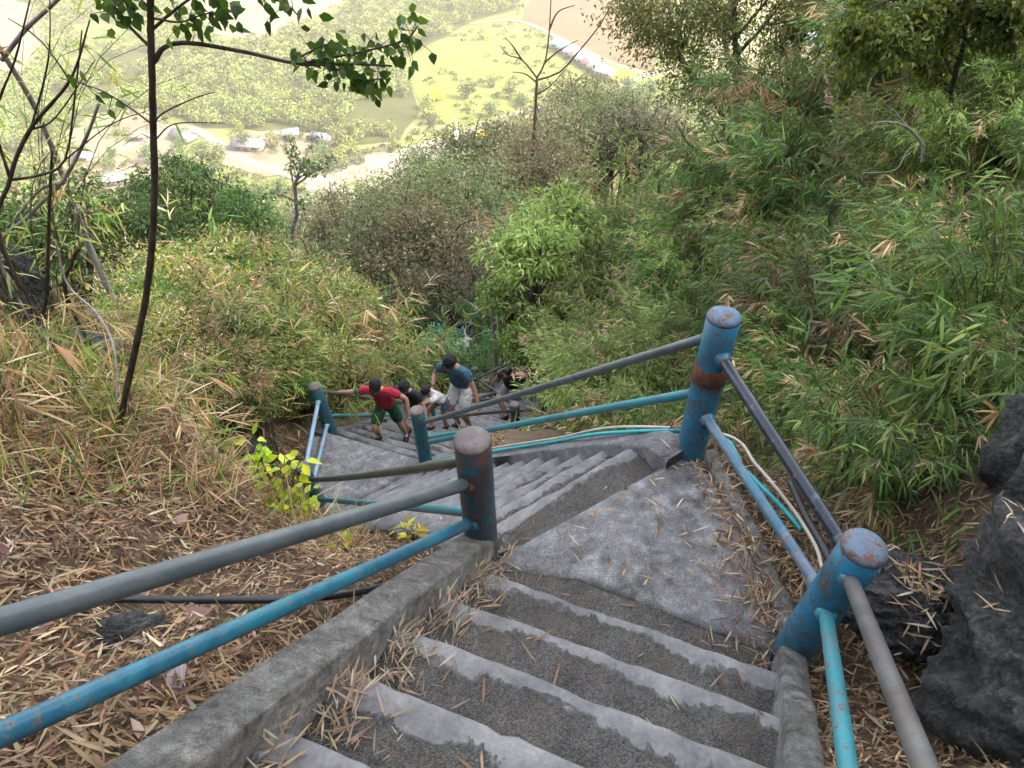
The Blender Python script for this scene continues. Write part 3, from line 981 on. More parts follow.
def dup(root, loc, rotz=0, scale=(1, 1, 1), label=None, group=None, tilt=(0, 0)):
    r = root.copy(); COL.objects.link(r)
    r.location = loc; r.rotation_euler = (tilt[0], tilt[1], rotz); r.scale = scale
    if label: r['label'] = label
    if group: r['group'] = group
    for ch in list(root.children):
        c = ch.copy(); COL.objects.link(c); c.parent = r
        for g in ch.children:
            d = g.copy(); COL.objects.link(d); d.parent = c
    return r


class Kind:
    """a plant built once; the first placement moves the original, the rest copy it"""
    def __init__(self, root):
        self.root = root; self.used = False

    def place(self, loc, rotz=0, scale=1.0, label=None, group=None, tilt=(0, 0), name=None):
        s = (scale,) * 3 if np.isscalar(scale) else scale
        if not self.used:
            self.used = True; o = self.root
            o.location = loc; o.rotation_euler = (tilt[0], tilt[1], rotz); o.scale = s
            if label: o['label'] = label
            if group: o['group'] = group
            return o
        return dup(self.root, loc, rotz, s, label, group, tilt)


def make_bamboo(name, label, cat, nst=34, H=1.6, spread=0.5, lean=(0, 0, 0), lpn=7, nodes=11, LL=(0.13, 0.27), pal=BAMBOO, drys=0.12, stem_r=0.006, arch=1.0, leafW=0.11, start=0.25):
    """many arching culms with sprays of lance leaves; local frame, base at 0"""
    root = thing(name, label, cat)
    lv = Leaves(); st = MB()
    for s in range(nst):
        az = rng.uniform(0, 2 * PI)
        b = np.array([math.cos(az), math.sin(az), 0]) * spread * 0.45 * math.sqrt(rng.random())
        out = norm(np.array([math.cos(az), math.sin(az), 0]) * 1.0 + np.array(lean) * 1.4 + rng.normal(0, .25, 3) * [1, 1, 0])
        h = H * rng.uniform(0.5, 1.1); reach = spread * rng.uniform(0.6, 1.5) * arch
        t = np.linspace(0, 1, 9)[:, None]
        P = b + np.array([0, 0, 1]) * h * (1.25 * t - 0.45 * t ** 2.6 * arch) + out * reach * t ** 1.7
        st.tube(P, np.linspace(stem_r, stem_r * 0.35, 9), 4, cap=False)
        dry = rng.random() < drys
        tt = np.sort(rng.uniform(start, 1.0, nodes)); tt[-1] = 1.0
        for q in tt:
            f = q * 8; i = min(7, int(f)); pt = P[i] + (P[i + 1] - P[i]) * (f - i)
            tan = norm(P[min(8, i + 1)] - P[i])
            m = rng.integers(max(2, lpn - 3), lpn + 2)
            tw = norm(tan * 0.6 + rand_unit(1)[0] * 0.8 + np.array([0, 0, -0.1]))
            tl = rng.uniform(0.05, 0.22) * H / 1.6
            base = pt + tw * tl * np.linspace(0.15, 1, m)[:, None]
            D = norm(tw * 0.8 + tan * 0.25 + rng.normal(0, 0.45, (m, 3)) + np.array(lean) * 0.35 + np.array([0, 0, -0.38]))
            L = rng.uniform(*LL, m)
            c = pick(DRY, m) if (dry or rng.random() < drys * 0.4) else pick(pal, m)
            lv.add(base, D, np.array([0, 0, 1]) + rng.normal(0, .5, (m, 3)), L, L * leafW * rng.uniform(0.8, 1.25, m), c, 'blade', 0.14, rng.uniform(0.05, 0.4, m))
    lv.build('foliage', M['leaf'], root, local=True)
    st.build('stem', M['stem'], root, local=True, smooth=True)
    return Kind(root)


def make_shrub(name, label, cat, n=4200, leaf=0.05, pal=GREENS, mixpal=None, mixw=0.12, clumps=26, flat=0.85, twigs=26, kind='kite', wr=0.42, twigmat='bark_brown', hollow=0.55, bare=0, leafmat='leaf', droop=0.2, up=0.3, legs=0.0):
    """unit shrub: about 1 m wide and high, base at 0"""
    root = thing(name, label, cat)
    mb = MB(); lv = Leaves()
    # clump centres over an uneven dome
    cz = rand_unit(clumps * 3)
    cz = cz[cz[:, 2] > -0.35][:clumps]
    rad = rng.uniform(hollow, 1.0, len(cz))[:, None]
    C = cz * rad * np.array([0.46, 0.46, 0.46 * flat]) + np.array([0, 0, 0.5])
    C[:, 2] = np.maximum(C[:, 2], 0.1)
    for i in range(min(twigs, len(C))):
        p0 = np.array([*rng.normal(0, 0.03, 2), -0.08]); p1 = C[i]
        mid = p0 * 0.45 + p1 * 0.55 + np.array([0, 0, 0.1]) + rng.normal(0, .05, 3)
        mb.tube(spline([p0, mid, p1, p1 + (p1 - mid) * 0.25 + rng.normal(0, .03, 3)], 9), np.linspace(0.012, 0.0025, 10)[:len(spline([p0, mid, p1, p1], 9))], 5, cap=False)
    for b in range(9 if legs else 0):
        a_ = rng.uniform(0, 2 * PI); r_ = rng.uniform(0.02, 0.2)
        Q = spline([[math.cos(a_) * r_, math.sin(a_) * r_, -legs], [math.cos(a_) * r_ * 1.6 + rng.normal(0, .04), math.sin(a_) * r_ * 1.6, -legs * .4], [math.cos(a_) * .24, math.sin(a_) * .24, 0.42]], 10)
        mb.tube(Q, np.linspace(0.013, 0.006, len(Q)), 5, cap=False)
    for b in range(bare):
        d = norm(rand_unit(1)[0] * [1, 1, 0.5] + [0, 0, 0.6])
        p1 = np.array([0, 0, 0.3]) + d * rng.uniform(0.3, 0.62)
        p0 = np.array([*rng.normal(0, 0.05, 2), 0.1])
        Q = spline([p0, (p0 + p1) / 2 + rng.normal(0, .05, 3), p1], 8)
        mb.tube(Q, np.linspace(0.007, 0.002, len(Q)), 4, cap=False)
    per = n // len(C)
    for c in C:
        r = rng.uniform(0.09, 0.19)
        m = int(per * rng.uniform(0.6, 1.4))
        q = rand_unit(m) * (rng.random((m, 1)) ** 0.45) * r * np.array([1.15, 1.15, 0.85])
        P = c + q
        D = norm(norm(q) * 0.8 + rng.normal(0, 0.5, (m, 3)) + np.array([0, 0, -droop]))
        U = norm(np.array([0, 0, 1.0]) + rng.normal(0, 0.55, (m, 3)) + norm(q) * up)
        L = leaf * rng.uniform(0.6, 1.35, m)
        col = pick(pal, m, 0.2) * np.exp(rng.normal(0, 0.12))
        if mixpal is not None:
            k = rng.random(m) < mixw * rng.uniform(0.2, 2.2)
            col[k] = pick(mixpal, int(k.sum()), 0.25)
        lv.add(P, D, U, L, L * wr * rng.uniform(0.8, 1.2, m), col, kind, 0.15, rng.uniform(0, 0.35, m))
    lv.build('foliage', M[leafmat], root, local=True)
    mb.build('stem', M[twigmat], root, local=True, smooth=True)
    return Kind(root)


def grow_tree(base, H, r0, levels=3, nb=(5, 4, 3), spread=0.75, lean=(0, 0), first=0.35, wig=0.08, up=0.25, P0=None, lenf=0.45):
    """returns list of (points, radii, level) and tips (pos, dir)"""
    br = []; tips = []
    def go(p, d, L, r, lev):
        n = 8
        pts = [np.array(p, float)]; dd = np.array(d, float)
        for i in range(n):
            dd = norm(dd + rng.normal(0, wig, 3) + np.array([0, 0, up * 0.06]))
            pts.append(pts[-1] + dd * L / n)
        pts = np.array(pts); rad = np.linspace(r, r * 0.35, n + 1)
        br.append((pts, rad, lev))
        if lev >= levels - 1:
            for i in range(3, n + 1): tips.append((pts[i], norm(pts[i] - pts[i - 1])))
            return
        k = nb[lev]
        for j in range(k):
            t = (first if lev == 0 else 0.3) + (1 - (first if lev == 0 else 0.3)) * (j + rng.uniform(0.2, 0.9)) / k
            f = t * n; i = min(n - 1, int(f)); q = pts[i] + (pts[i + 1] - pts[i]) * (f - i)
            tan = norm(pts[i + 1] - pts[i])
            s = norm(np.cross(tan, rand_unit(1)[0]))
            nd = norm(tan * (1 - spread * 0.55) + s * spread + np.array([0, 0, up]))
            go(q, nd, L * lenf * rng.uniform(0.75, 1.3) * (1.15 - 0.45 * t if lev == 0 else 1), rad[i] * 0.62, lev + 1)
        tips.append((pts[-1], norm(pts[-1] - pts[-2])))
    if P0 is None:
        go(base, norm([lean[0], lean[1], 1.0]), H, r0, 0)
    else:
        Q = spline(P0, 9)[:9]; Q = np.vstack([Q, P0[-1:]]) if len(Q) < 9 else Q
        rad = np.linspace(r0, r0 * 0.4, len(Q))
        br.append((Q, rad, 0))
        Ltot = np.linalg.norm(np.diff(Q, axis=0), axis=1).sum()
        k = nb[0]
        for j in range(k):
            t = first + (1 - first) * (j + rng.uniform(0.2, 0.9)) / k
            f = t * (len(Q) - 1); i = min(len(Q) - 2, int(f)); q = Q[i] + (Q[i + 1] - Q[i]) * (f - i)
            tan = norm(Q[i + 1] - Q[i]); s = norm(np.cross(tan, rand_unit(1)[0]))
            go(q, norm(tan * (1 - spread * 0.55) + s * spread + np.array([0, 0, up])), Ltot * lenf * rng.uniform(0.75, 1.3) * (1.15 - 0.45 * t), rad[i] * 0.6, 1)
        tips.append((Q[-1], norm(Q[-1] - Q[-2])))
    return br, tips


def tree_thing(name, label, cat, base, br, tips, barkmat, leaf_n, leaf_L, pal, kind='kite', wr=0.5, cl=0.25, droop=0.35, group=None, mixpal=None, mixw=0.1, local=False, trunk_levels=1):
    root = thing(name, label, cat, base, group)
    t = MB(); b = MB(); nb_ = 0
    for P, R, lev in br:
        if lev < trunk_levels: t.tube(P, R, 9, wob=0.05)
        else: b.tube(P, R, 5, cap=False); nb_ += 1
    t.build('trunk', M[barkmat], root, smooth=True)
    if nb_: b.build('branches', M[barkmat], root, smooth=True)
    if leaf_n:
        lv = Leaves()
        m = max(1, leaf_n // len(tips))
        for p, d in tips:
            k = rng.poisson(m)
            if k == 0: continue
            P = p + rand_unit(k) * (rng.random((k, 1)) ** 0.6) * cl * rng.uniform(0.5, 1.2)
            D = norm(d * 0.5 + rng.normal(0, .6, (k, 3)) + np.array([0, 0, -droop]))
            U = norm(np.array([0, 0, 1.0]) + rng.normal(0, .5, (k, 3)))
            L = leaf_L * rng.uniform(0.6, 1.3, k)
            col = pick(pal, k)
            if mixpal is not None:
                q = rng.random(k) < mixw; col[q] = pick(mixpal, int(q.sum()))
            lv.add(P, D, U, L, L * wr, col, kind, 0.12, rng.uniform(0, .4, k))
        lv.build('crown', M['leaf'], root)
    return root


# ------------------------------------------------------------------ leaf litter (stuff) on the banks, kerbs and steps
def scatter_litter():
    lv = Leaves()

    def lay(x, y, z, L, W, pal=LITTER, kind='blade', lift=0.25, w=None):
        n = len(x)
        a = rng.uniform(0, 2 * PI, n)
        D = np.stack([np.cos(a), np.sin(a), rng.normal(0, lift, n)], 1)
        e = 0.15
        gx = (height(x + e, y) - height(x - e, y)) / (2 * e); gy = (height(x, y + e) - height(x, y - e)) / (2 * e)
        gx = np.clip(gx, -1.6, 1.6); gy = np.clip(gy, -1.6, 1.6)
        D[:, 2] += D[:, 0] * gx + D[:, 1] * gy
        U = norm(np.stack([-gx, -gy, np.ones(n)], 1) + rng.normal(0, .45, (n, 3)))
        lv.add(np.stack([x, y, z], 1), D, U, L, W, pick(pal, n, 0.22, w), kind, 0.2, rng.normal(0.05, 0.25, n))

    LW = [0.14, 0.22, 0.05, 0.22, 0.19, 0.02, 0.16]
    # left bank
    n = 240000
    x = rng.uniform(-6.5, -0.1, n); y = rng.uniform(0.1, 6.2, n)
    px, py, pz = proj(np.stack([x, y, height(x, y)], 1))
    keep = (px > -560) & (px < 520) & (py > 200) & (py < 840) & (stair_dist(x, y) > -0.03)
    dens = 0.45 + 0.55 * (fbm(x * 1.3, y * 1.3, 3) > -0.12)
    keep &= rng.random(n) < dens
    x, y = x[keep], y[keep]; m = len(x)
    L = 0.025 + 0.11 * rng.random(m) ** 2
    lay(x, y, height(x, y) + rng.uniform(0.0, 0.06, m), L, np.minimum(0.0105, 0.003 + L * rng.uniform(0.03, 0.13, m)), w=LW)
    # broader dead leaves
    m = 330
    x = rng.uniform(-4, -0.3, m); y = rng.uniform(0.3, 4.2, m); k = stair_dist(x, y) > 0.02; x, y = x[k], y[k]; m = len(x)
    L = rng.uniform(0.035, 0.085, m)
    lay(x, y, height(x, y) + 0.04, L, L * rng.uniform(0.4, 0.65, m), [(0.20, 0.10, 0.075), (0.30, 0.19, 0.15), (0.16, 0.10, 0.09), (0.34, 0.27, 0.24), (0.10, 0.06, 0.05)], 'broad')
    # right strip
    n = 26000
    x = rng.uniform(0.85, 2.6, n); y = rng.uniform(0.2, 3.4, n)
    sd = stair_dist(x, y); k = (sd > -0.07) & (rng.random(n) < np.exp(-np.maximum(sd - 0.35, 0) * 1.6))
    x, y = x[k], y[k]; m = len(x)
    L = 0.025 + 0.11 * rng.random(m) ** 1.7
    lay(x, y, height(x, y) + rng.uniform(0.0, 0.05, m), L, np.minimum(0.010, 0.003 + L * rng.uniform(0.04, 0.12, m)), w=LW)
    # against the left kerb of every near tread, thinner over the treads
    for F, ks, cnt in ((F1, range(-6, 2), 85), (F2, range(0, 12), 10)):
        for q in ks:
            o = F['p'] + F['step'] * q; z = F['z'] - F['rise'] * q
            m = int(cnt * rng.uniform(0.6, 1.4))
            u = np.abs(rng.normal(0, 0.085, m)) + 0.01; v = rng.uniform(0.01, F['run'] - 0.03, m)
            u = u * (0.5 + 1.2 * (v / F['run']))
            x = o[0] + F['n'][0] * u - F['d'][0] * v; y = o[1] + F['n'][1] * u - F['d'][1] * v
            L = rng.uniform(0.03, 0.11, m); a = rng.normal(math.atan2(F['d'][1], F['d'][0]), 0.8, m)
            D = np.stack([np.cos(a), np.sin(a), rng.normal(0, .05, m)], 1)
            lv.add(np.stack([x, y, z + 0.008 + rng.uniform(0, 0.03, m)], 1), D, norm(np.array([0, 0, 1.0]) + rng.normal(0, .3, (m, 3))), L, np.minimum(.008, L * rng.uniform(0.06, 0.11, m)),
                   pick([(0.30, 0.225, 0.145), (0.20, 0.14, 0.09), (0.38, 0.305, 0.21)], m), 'blade', 0.15, rng.normal(0, .15, m))
            m = rng.integers(4, 11)
            u = rng.uniform(0.1, F['w'] - 0.03, m); v = rng.uniform(0.03, F['run'] - 0.04, m)
            x = o[0] + F['n'][0] * u - F['d'][0] * v; y = o[1] + F['n'][1] * u - F['d'][1] * v
            a = rng.uniform(0, 2 * PI, m); L = rng.uniform(0.03, 0.13, m)
            lv.add(np.stack([x, y, np.full(m, z + 0.010)], 1), np.stack([np.cos(a), np.sin(a), np.full(m, .03)], 1), norm(np.array([0, 0, 1.0]) + rng.normal(0, .2, (m, 3))), L, rng.uniform(0.005, 0.011, m),
                   pick([(0.33, 0.25, 0.16), (0.24, 0.15, 0.09), (0.22, 0.125, 0.07)], m), 'blade', 0.1, rng.normal(0, .08, m))
    # landing: thin scatter, thick along the outer kerb
    m = 700
    t = rng.random(m); P = np.array([[1.05, 2.62], [1.12, 2.2], [1.16, 1.75], [1.17, 1.42]])
    Q = np.stack([np.interp(t, np.linspace(0, 1, 4), P[:, 0]), np.interp(t, np.linspace(0, 1, 4), P[:, 1])], 1)
    x = Q[:, 0] - np.abs(rng.normal(0, 0.10, m)) * (0.5 + 1.3 * t) + 0.05; y = Q[:, 1] + rng.normal(0, .05, m)
    L = rng.uniform(0.025, 0.11, m); a = rng.uniform(0, 2 * PI, m)
    lv.add(np.stack([x, y, np.full(m, Z_L1) + 0.02 + rng.uniform(0, 0.05, m) * t], 1), np.stack([np.cos(a), np.sin(a), rng.normal(0, .15, m)], 1), norm(np.array([0, 0, 1.0]) + rng.normal(0, .4, (m, 3))), L, np.minimum(.009, L * rng.uniform(.06, .13, m)), pick(LITTER, m, .22, LW), 'blade', .15, rng.normal(0, .15, m))
    m = 60
    x = rng.uniform(0.1, 1.1, m); y = rng.uniform(1.75, 2.5, m); k = seg_dist(x, y, LAND1) < -0.05; x, y = x[k], y[k]; m = len(x)
    a = rng.uniform(0, 2 * PI, m); L = rng.uniform(0.03, 0.1, m)
    lv.add(np.stack([x, y, np.full(m, Z_L1 + 0.055)], 1), np.stack([np.cos(a), np.sin(a), np.zeros(m)], 1), np.tile([0, 0, 1.0], (m, 1)), L, rng.uniform(.006, .012, m), pick([(0.36, 0.27, 0.17), (0.28, 0.16, 0.09)], m), 'blade', .1, 0.0)
    # slopes between the bushes farther down
    m = 9000
    x = rng.uniform(-7, 7, m); y = rng.uniform(6, 20, m); k = stair_dist(x, y) > 0.05; x, y = x[k], y[k]; m = len(x)
    L = rng.uniform(0.12, 0.35, m)
    lay(x, y, height(x, y) + 0.05, L, L * 0.14)
    o = lv.build('leaf_litter', M['dry'])
    tag(o, 'dry brown bamboo leaves covering the banks and the corners of the steps', 'leaf litter', kind='stuff')


scatter_litter()


# ------------------------------------------------------------------ grass (stuff)
def scatter_grass():
    lv = Leaves()
    def tufts(n, box, cond, H, W, pal, mixw, per=9, lean=(0, 0, 0)):
        x = rng.uniform(box[0], box[1], n); y = rng.uniform(box[2], box[3], n)
        k = cond(x, y) & (stair_dist(x, y) > 0.1)
        x, y = x[k], y[k]; z = height(x, y)
        for i in range(len(x)):
            m = rng.integers(per // 2, per + 4)
            P = np.array([x[i], y[i], z[i]]) + rng.normal(0, 0.05, (m, 3)) * [1, 1, 0.1]
            D = norm(np.array([0, 0, 0.75]) + rng.normal(0, .55, (m, 3)) + np.array(lean))
            L = H * rng.uniform(0.5, 1.3, m)
            c = pick(pal, m); q = rng.random(m) < mixw; c[q] = pick(DRY, int(q.sum()))
            lv.add(P, D, norm(np.array([0, 0, 1.0]) + rng.normal(0, .6, (m, 3))), L, W * rng.uniform(0.7, 1.3, m), c, 'blade', .15, rng.uniform(.1, .6, m))
    nz = lambda x, y, s, t: fbm(x * s + 11, y * s + 3, 3) > t
    tufts(1300, (-5.5, -0.6, 1.7, 5.4), lambda x, y: nz(x, y, 0.9, -0.05) & (y > 1.3 + 0.25 * (x + 3) ** 2 * (x > -3)) & (np.hypot(x + 1.75, y - 2.95) > 0.45), 0.2, 0.008, YELLOWG + GREENS, 0.5)
    tufts(1800, (-5.5, -1.0, 2.0, 5.4), lambda x, y: nz(x, y, 0.5, -0.2) & (np.hypot(x + 1.75, y - 2.95) > 0.45), 0.24, 0.008, [(0.20, 0.12, 0.065), (0.26, 0.17, 0.10), (0.14, 0.08, 0.045), (0.30, 0.22, 0.13), (0.10, 0.13, 0.035)], 0.15, 9)
    tufts(500, (-4.5, -1.2, 2.4, 4.8), lambda x, y: nz(x, y, 0.6, -0.1), 0.34, 0.011, BAMBOO + YELLOWG, 0.4, 8)
    tufts(2600, (1.5, 7.5, 1.2, 9), lambda x, y: (x > 1.55 + 0.12 * y * 0) & nz(x, y, 0.7, -0.25), 0.24, 0.012, BAMBOO, 0.12, 9, (-0.35, 0, 0))
    tufts(1500, (-8, 8, 6, 20), lambda x, y: nz(x, y, 0.4, -0.1), 0.45, 0.02, YELLOWG + OLIVE, 0.3, 8)
    o = lv.build('grass', M['leaf'])
    tag(o, 'green and straw-coloured grass growing through the leaf litter on both banks', 'grass', kind='stuff')


scatter_grass()


# ------------------------------------------------------------------ rocks
ROCKS = []


def make_rock(name, label, c, r, seed, mat='rock', nu=170, nv=110, squash=(1, 1, 1)):
    g = np.random.default_rng(seed)
    th = np.linspace(0, 2 * PI, nu, endpoint=False); ph = np.linspace(0.001, PI - 0.001, nv)
    X = np.stack([np.outer(np.sin(ph), np.cos(th)), np.outer(np.sin(ph), np.sin(th)), np.outer(np.cos(ph), np.ones(nu))], -1)
    p = X * 1.7 + g.uniform(0, 50, 3)
    rid = 1 - abs(fbm(p[..., 0] + p[..., 2], p[..., 1] - 0.7 * p[..., 2], 5)) * 2
    d = 1 + 0.30 * rid * 0.6 + 0.28 * fbm(p[..., 0] * 1.6 + 5, p[..., 1] * 1.6 + p[..., 2] * 1.2, 5) + 0.13 * fbm(p[..., 0] * 5, p[..., 1] * 5 + p[..., 2] * 4, 5) + 0.05 * abs(fbm(p[..., 0] * 14 + p[..., 2] * 9, p[..., 1] * 14, 4))
    V = X * d[..., None] * np.array(r) * np.array(squash)
    V = V.reshape(-1, 3)
    i = np.arange(nv - 1)[:, None] * nu; j = np.arange(nu)[None]; jj = (j + 1) % nu
    F = np.stack([i + j, i + nu + j, i + nu + jj, i + jj], -1).reshape(-1, 4)
    o = obj_np(name, V, F, M[mat], smooth=False)
    o.location = c
    ROCKS.append(V + np.array(c))
    return tag(o, label, 'rock')


make_rock('boulder', 'large black pitted boulder with dry leaves caught on it beside the bright blue post', (1.93, 0.95, -2.35), (0.46, 0.60, 0.52), 3)
make_rock('boulder', 'dark jagged boulder leaning upright at the edge of the green bamboo', (2.40, 1.70, -2.02), (0.40, 0.46, 0.74), 8)
make_rock('boulder', 'small dark rock ledge poking from the leaf litter behind the bright blue post', (1.62, 1.50, -2.62), (0.24, 0.20, 0.16), 14)
def hit(px, py, dz=0.0):
    r = ray(px, py); ts = np.linspace(0.8, 14, 1600); Q = r * ts[:, None]
    i = np.argmax(Q[:, 2] < height(Q[:, 0], Q[:, 1])); return Q[i] + np.array([0, 0, dz])


q = hit(236, 470); make_rock('boulder', 'low grey rock half buried in dry leaves near the yellow-green plant', (q[0], q[1], hz(q[0], q[1]) + 0.12), (0.42, 0.26, 0.24), 21, 'rock_grey')
q = hit(95, 372); make_rock('boulder', 'blue-grey rock showing on the bank behind the thin leafy tree', (q[0], q[1], q[2] + 0.08), (0.24, 0.2, 0.17), 25, 'rock_grey')
q = hit(5, 320); make_rock('boulder', 'shadowed rock outcrop on the bank under dead twigs', (q[0], q[1], q[2] + 0.15), (0.3, 0.3, 0.42), 31, 'rock')
q = onz(110, 610, -1.95); make_rock('boulder', 'dark earthy lump of rock in the litter between the two near rails', (q[0], q[1], hz(q[0], q[1])), (0.12, 0.09, 0.07), 37)

lv = Leaves()
for Vr in ROCKS[:3]:
    ii = rng.permutation(len(Vr))[:2600]
    g = Vr.reshape(110, 170, 3)
    nn = np.cross(np.roll(g, -1, 1) - g, np.gradient(g, axis=0)); nn = norm(nn).reshape(-1, 3)
    ii = ii[(abs(nn[ii, 2]) > 0.72) & (Vr[ii, 2] > Vr[:, 2].mean())]
    keep = fbm(Vr[ii, 0] * 5, Vr[ii, 1] * 5, 3) > 0.0; ii = ii[keep][:260]; m = len(ii)
    if m == 0: continue
    D = norm(rng.normal(0, 1, (m, 3)) * [1, 1, .25]); L = rng.uniform(.04, .11, m)
    lv.add(Vr[ii] + [0, 0, .012], D, norm(np.array([0, 0, 1.0]) + rng.normal(0, .3, (m, 3))), L, L * .1, pick(LITTER, m), 'blade', .2, rng.normal(0, .2, m))
if lv.n:
    tag(lv.build('rock_litter', M['dry']), 'dry leaves caught in the hollows of the black boulders', 'leaf litter', kind='stuff')


# single fallen leaves that stand out
def fallen(px, py, L, W, ang, col, label):
    r = ray(px, py); ts = np.linspace(1.0, 6, 600); Q = r * ts[:, None]
    i = np.argmax(Q[:, 2] < height(Q[:, 0], Q[:, 1]) + 0.05); p = Q[i]
    lv = Leaves(); a = math.radians(ang)
    D = np.array([[math.cos(a), math.sin(a), 0.1]])
    U = norm(np.array([[0.1, -0.5, 1.0]]))
    lv.add(p[None] - D * L / 2, D, U, np.array([L]), np.array([W]), np.array([col]), 'broad', 0.12, 0.15)
    o = lv.build('fallen_leaf', M['dry']); tag(o, label, 'leaf', 'large fallen leaves')


fallen(176, 678, 0.11, 0.065, -70, (0.42, 0.37, 0.37), 'large pale mauve dead leaf lying under the near blue rail')
fallen(180, 520, 0.10, 0.06, 60, (0.36, 0.24, 0.2), 'pinkish dead leaf standing up in the litter above the grey rail')
fallen(197, 614, 0.10, 0.06, 20, (0.34, 0.2, 0.19), 'reddish dead leaf next to the black hose')
fallen(45, 618, 0.12, 0.07, 100, (0.30, 0.19, 0.16), 'brown curled dead leaf just above the grey rail')
fallen(105, 598, 0.13, 0.06, 35, (0.40, 0.33, 0.29), 'folded pale brown leaf above the grey rail')
# ------------------------------------------------------------------ plants of the slope
def ground_at(px, py, t):
    q = at(px, py, t)
    return q[0], q[1], hz(q[0], q[1]), q[2]


# thicket on the right-hand slope: bamboo clumps whose culms lean downhill to the gully
TH_R = 'bamboo clumps of the right-hand thicket'
LB_R = 'arching green bamboo clump in the thicket covering the slope right of the stairs'
bam = [make_bamboo('bamboo_clump', LB_R, 'bamboo', nst=56, H=1.25, spread=0.55, lean=(-0.55, -0.12, 0), pal=p, drys=d, leafW=0.095, LL=(0.08, 0.18), nodes=13)
       for p, d in ((BAMBOO, 0.05), (BAMBOO + GREENS, 0.16), (BAMBOO + DARKG[:2], 0.11), (GREENS + BAMBOO, 0.04))]
cnt = 0
tries = 0
placed = []
while cnt < 240 and tries < 9000:
    tries += 1
    x = rng.uniform(1.45, 13.0); y = rng.uniform(0.9, 21.0)
    if rng.random() < 0.35: x = rng.uniform(1.45, 4.5); y = rng.uniform(1.2, 5.0)
    z = hz(x, y)
    px, py, pz = proj(np.array([x, y, z + 0.6]))
    if not (640 - 0.0 * y < px < 1120 and 60 < py < 620): continue
    if stair_dist(np.array([x]), np.array([y]))[0] < min(0.42 + 0.16 * y, 0.85 + 0.05 * y): continue
    if math.hypot(x - 1.86, y - 0.95) < 0.95 or math.hypot(x - 2.32, y - 1.62) < 0.5: continue
    mind = 0.33 + 0.056 * y
    if any(math.hypot(x - a, y - b) < mind for a, b in placed): continue
    s = rng.uniform(0.6, 1.0) * (0.85 + 0.085 * min(y, 14)) * (1.0 if x > 2.6 else 0.7)
    qx, qy, _ = proj(np.array([x - 0.3, y, z + 1.45 * s]))
    if y < 9.5 and qx > 800 and qy < 150 - 0.28 * (qx - 960) * (qx > 960): s *= 0.5
    placed.append((x, y))
    bam[rng.integers(4)].place((x, y, z - 0.05), rng.uniform(-0.5, 0.5), s, LB_R, TH_R, (rng.normal(0, .12), rng.normal(0, .12)))
    cnt += 1

# taller feathery bamboo along the spur above the flight
TH_S = 'feathery bamboo on the spur'
LB_S = 'tall feathery light green bamboo on the spur behind the rust-banded post'
fea = [make_bamboo('bamboo_clump', LB_S, 'bamboo', nst=46, H=2.6, spread=0.95, lean=(-0.35, -0.1, 0), lpn=9, nodes=20, LL=(0.08, 0.16), pal=p, drys=d, leafW=0.13, start=0.15)
       for p, d in ((FEATHER, 0.05), (BAMBOO + FEATHER, 0.12), (BRIGHT + FEATHER, 0.02))]
for px, py, t in ((615, 262, 15), (580, 215, 18), (600, 190, 17), (640, 170, 18), (690, 190, 15), (640, 240, 13.5), (605, 315, 11.5), (655, 300, 10),
                  (700, 240, 11.5), (600, 372, 9.5), (640, 385, 8), (740, 200, 13), (780, 180, 14), (640, 210, 16), (700, 160, 20), (820, 150, 15), (760, 250, 10.5), (600, 240, 14.5), (655, 350, 7.8), (865, 165, 11), (925, 185, 9.6), (1000, 170, 8.2), (835, 120, 13.5), (965, 120, 10.5), (1030, 110, 8.5), (900, 110, 12.5), (880, 230, 9), (950, 240, 7.8)):
    x, y, z, ztop = ground_at(px, py, t)
    hgt = max(1.3, (ztop - z) + 0.5)
    fea[rng.integers(3)].place((x, y, z - 0.1), rng.uniform(-0.6, 0.6), (hgt / 2.6 * 1.05 * 0.5 + 0.5, hgt / 2.6 * 1.05 * 0.5 + 0.5, hgt / 2.4), LB_S, TH_S, (rng.normal(0, .06), rng.normal(0, .06)))

# bright leafy shrub with pink flowers at the bend
sh_bright = make_shrub('leafy_shrub', 'bright lime green shrub with drooping leaves left of the feathery bamboo', 'shrub', n=2600, leaf=0.07, pal=BRIGHT, clumps=30, kind='blade', wr=0.3, droop=0.5, legs=0.35)
x, y, z, zt = ground_at(535, 258, 13.6)
sh_bright.place((x, y, max(z, zt - 0.95)), 0.3, (1.9, 1.9, 2.0), 'bright lime green shrub with drooping leaves left of the feathery bamboo')
x, y, z, zt = ground_at(560, 225, 15)
sh_bright.place((x, y, max(z, zt - 1.0)), 1.9, (2.2, 2.0, 2.1), 'paler lime green shrub behind the drooping lime shrub at the spur edge')
sh_pink = make_shrub('flowering_shrub', 'small shrub with pink flowers at the edge of the bamboo above the far post', 'shrub', n=1500, leaf=0.07, pal=GREENS, mixpal=[(0.55, 0.06, 0.16), (0.6, 0.12, 0.2)], mixw=0.1, clumps=18)
x, y, z, zt = ground_at(548, 322, 12.8)
sh_pink.place((x, y, z), 0.2, (0.8, 0.8, (zt - z) + 0.35))

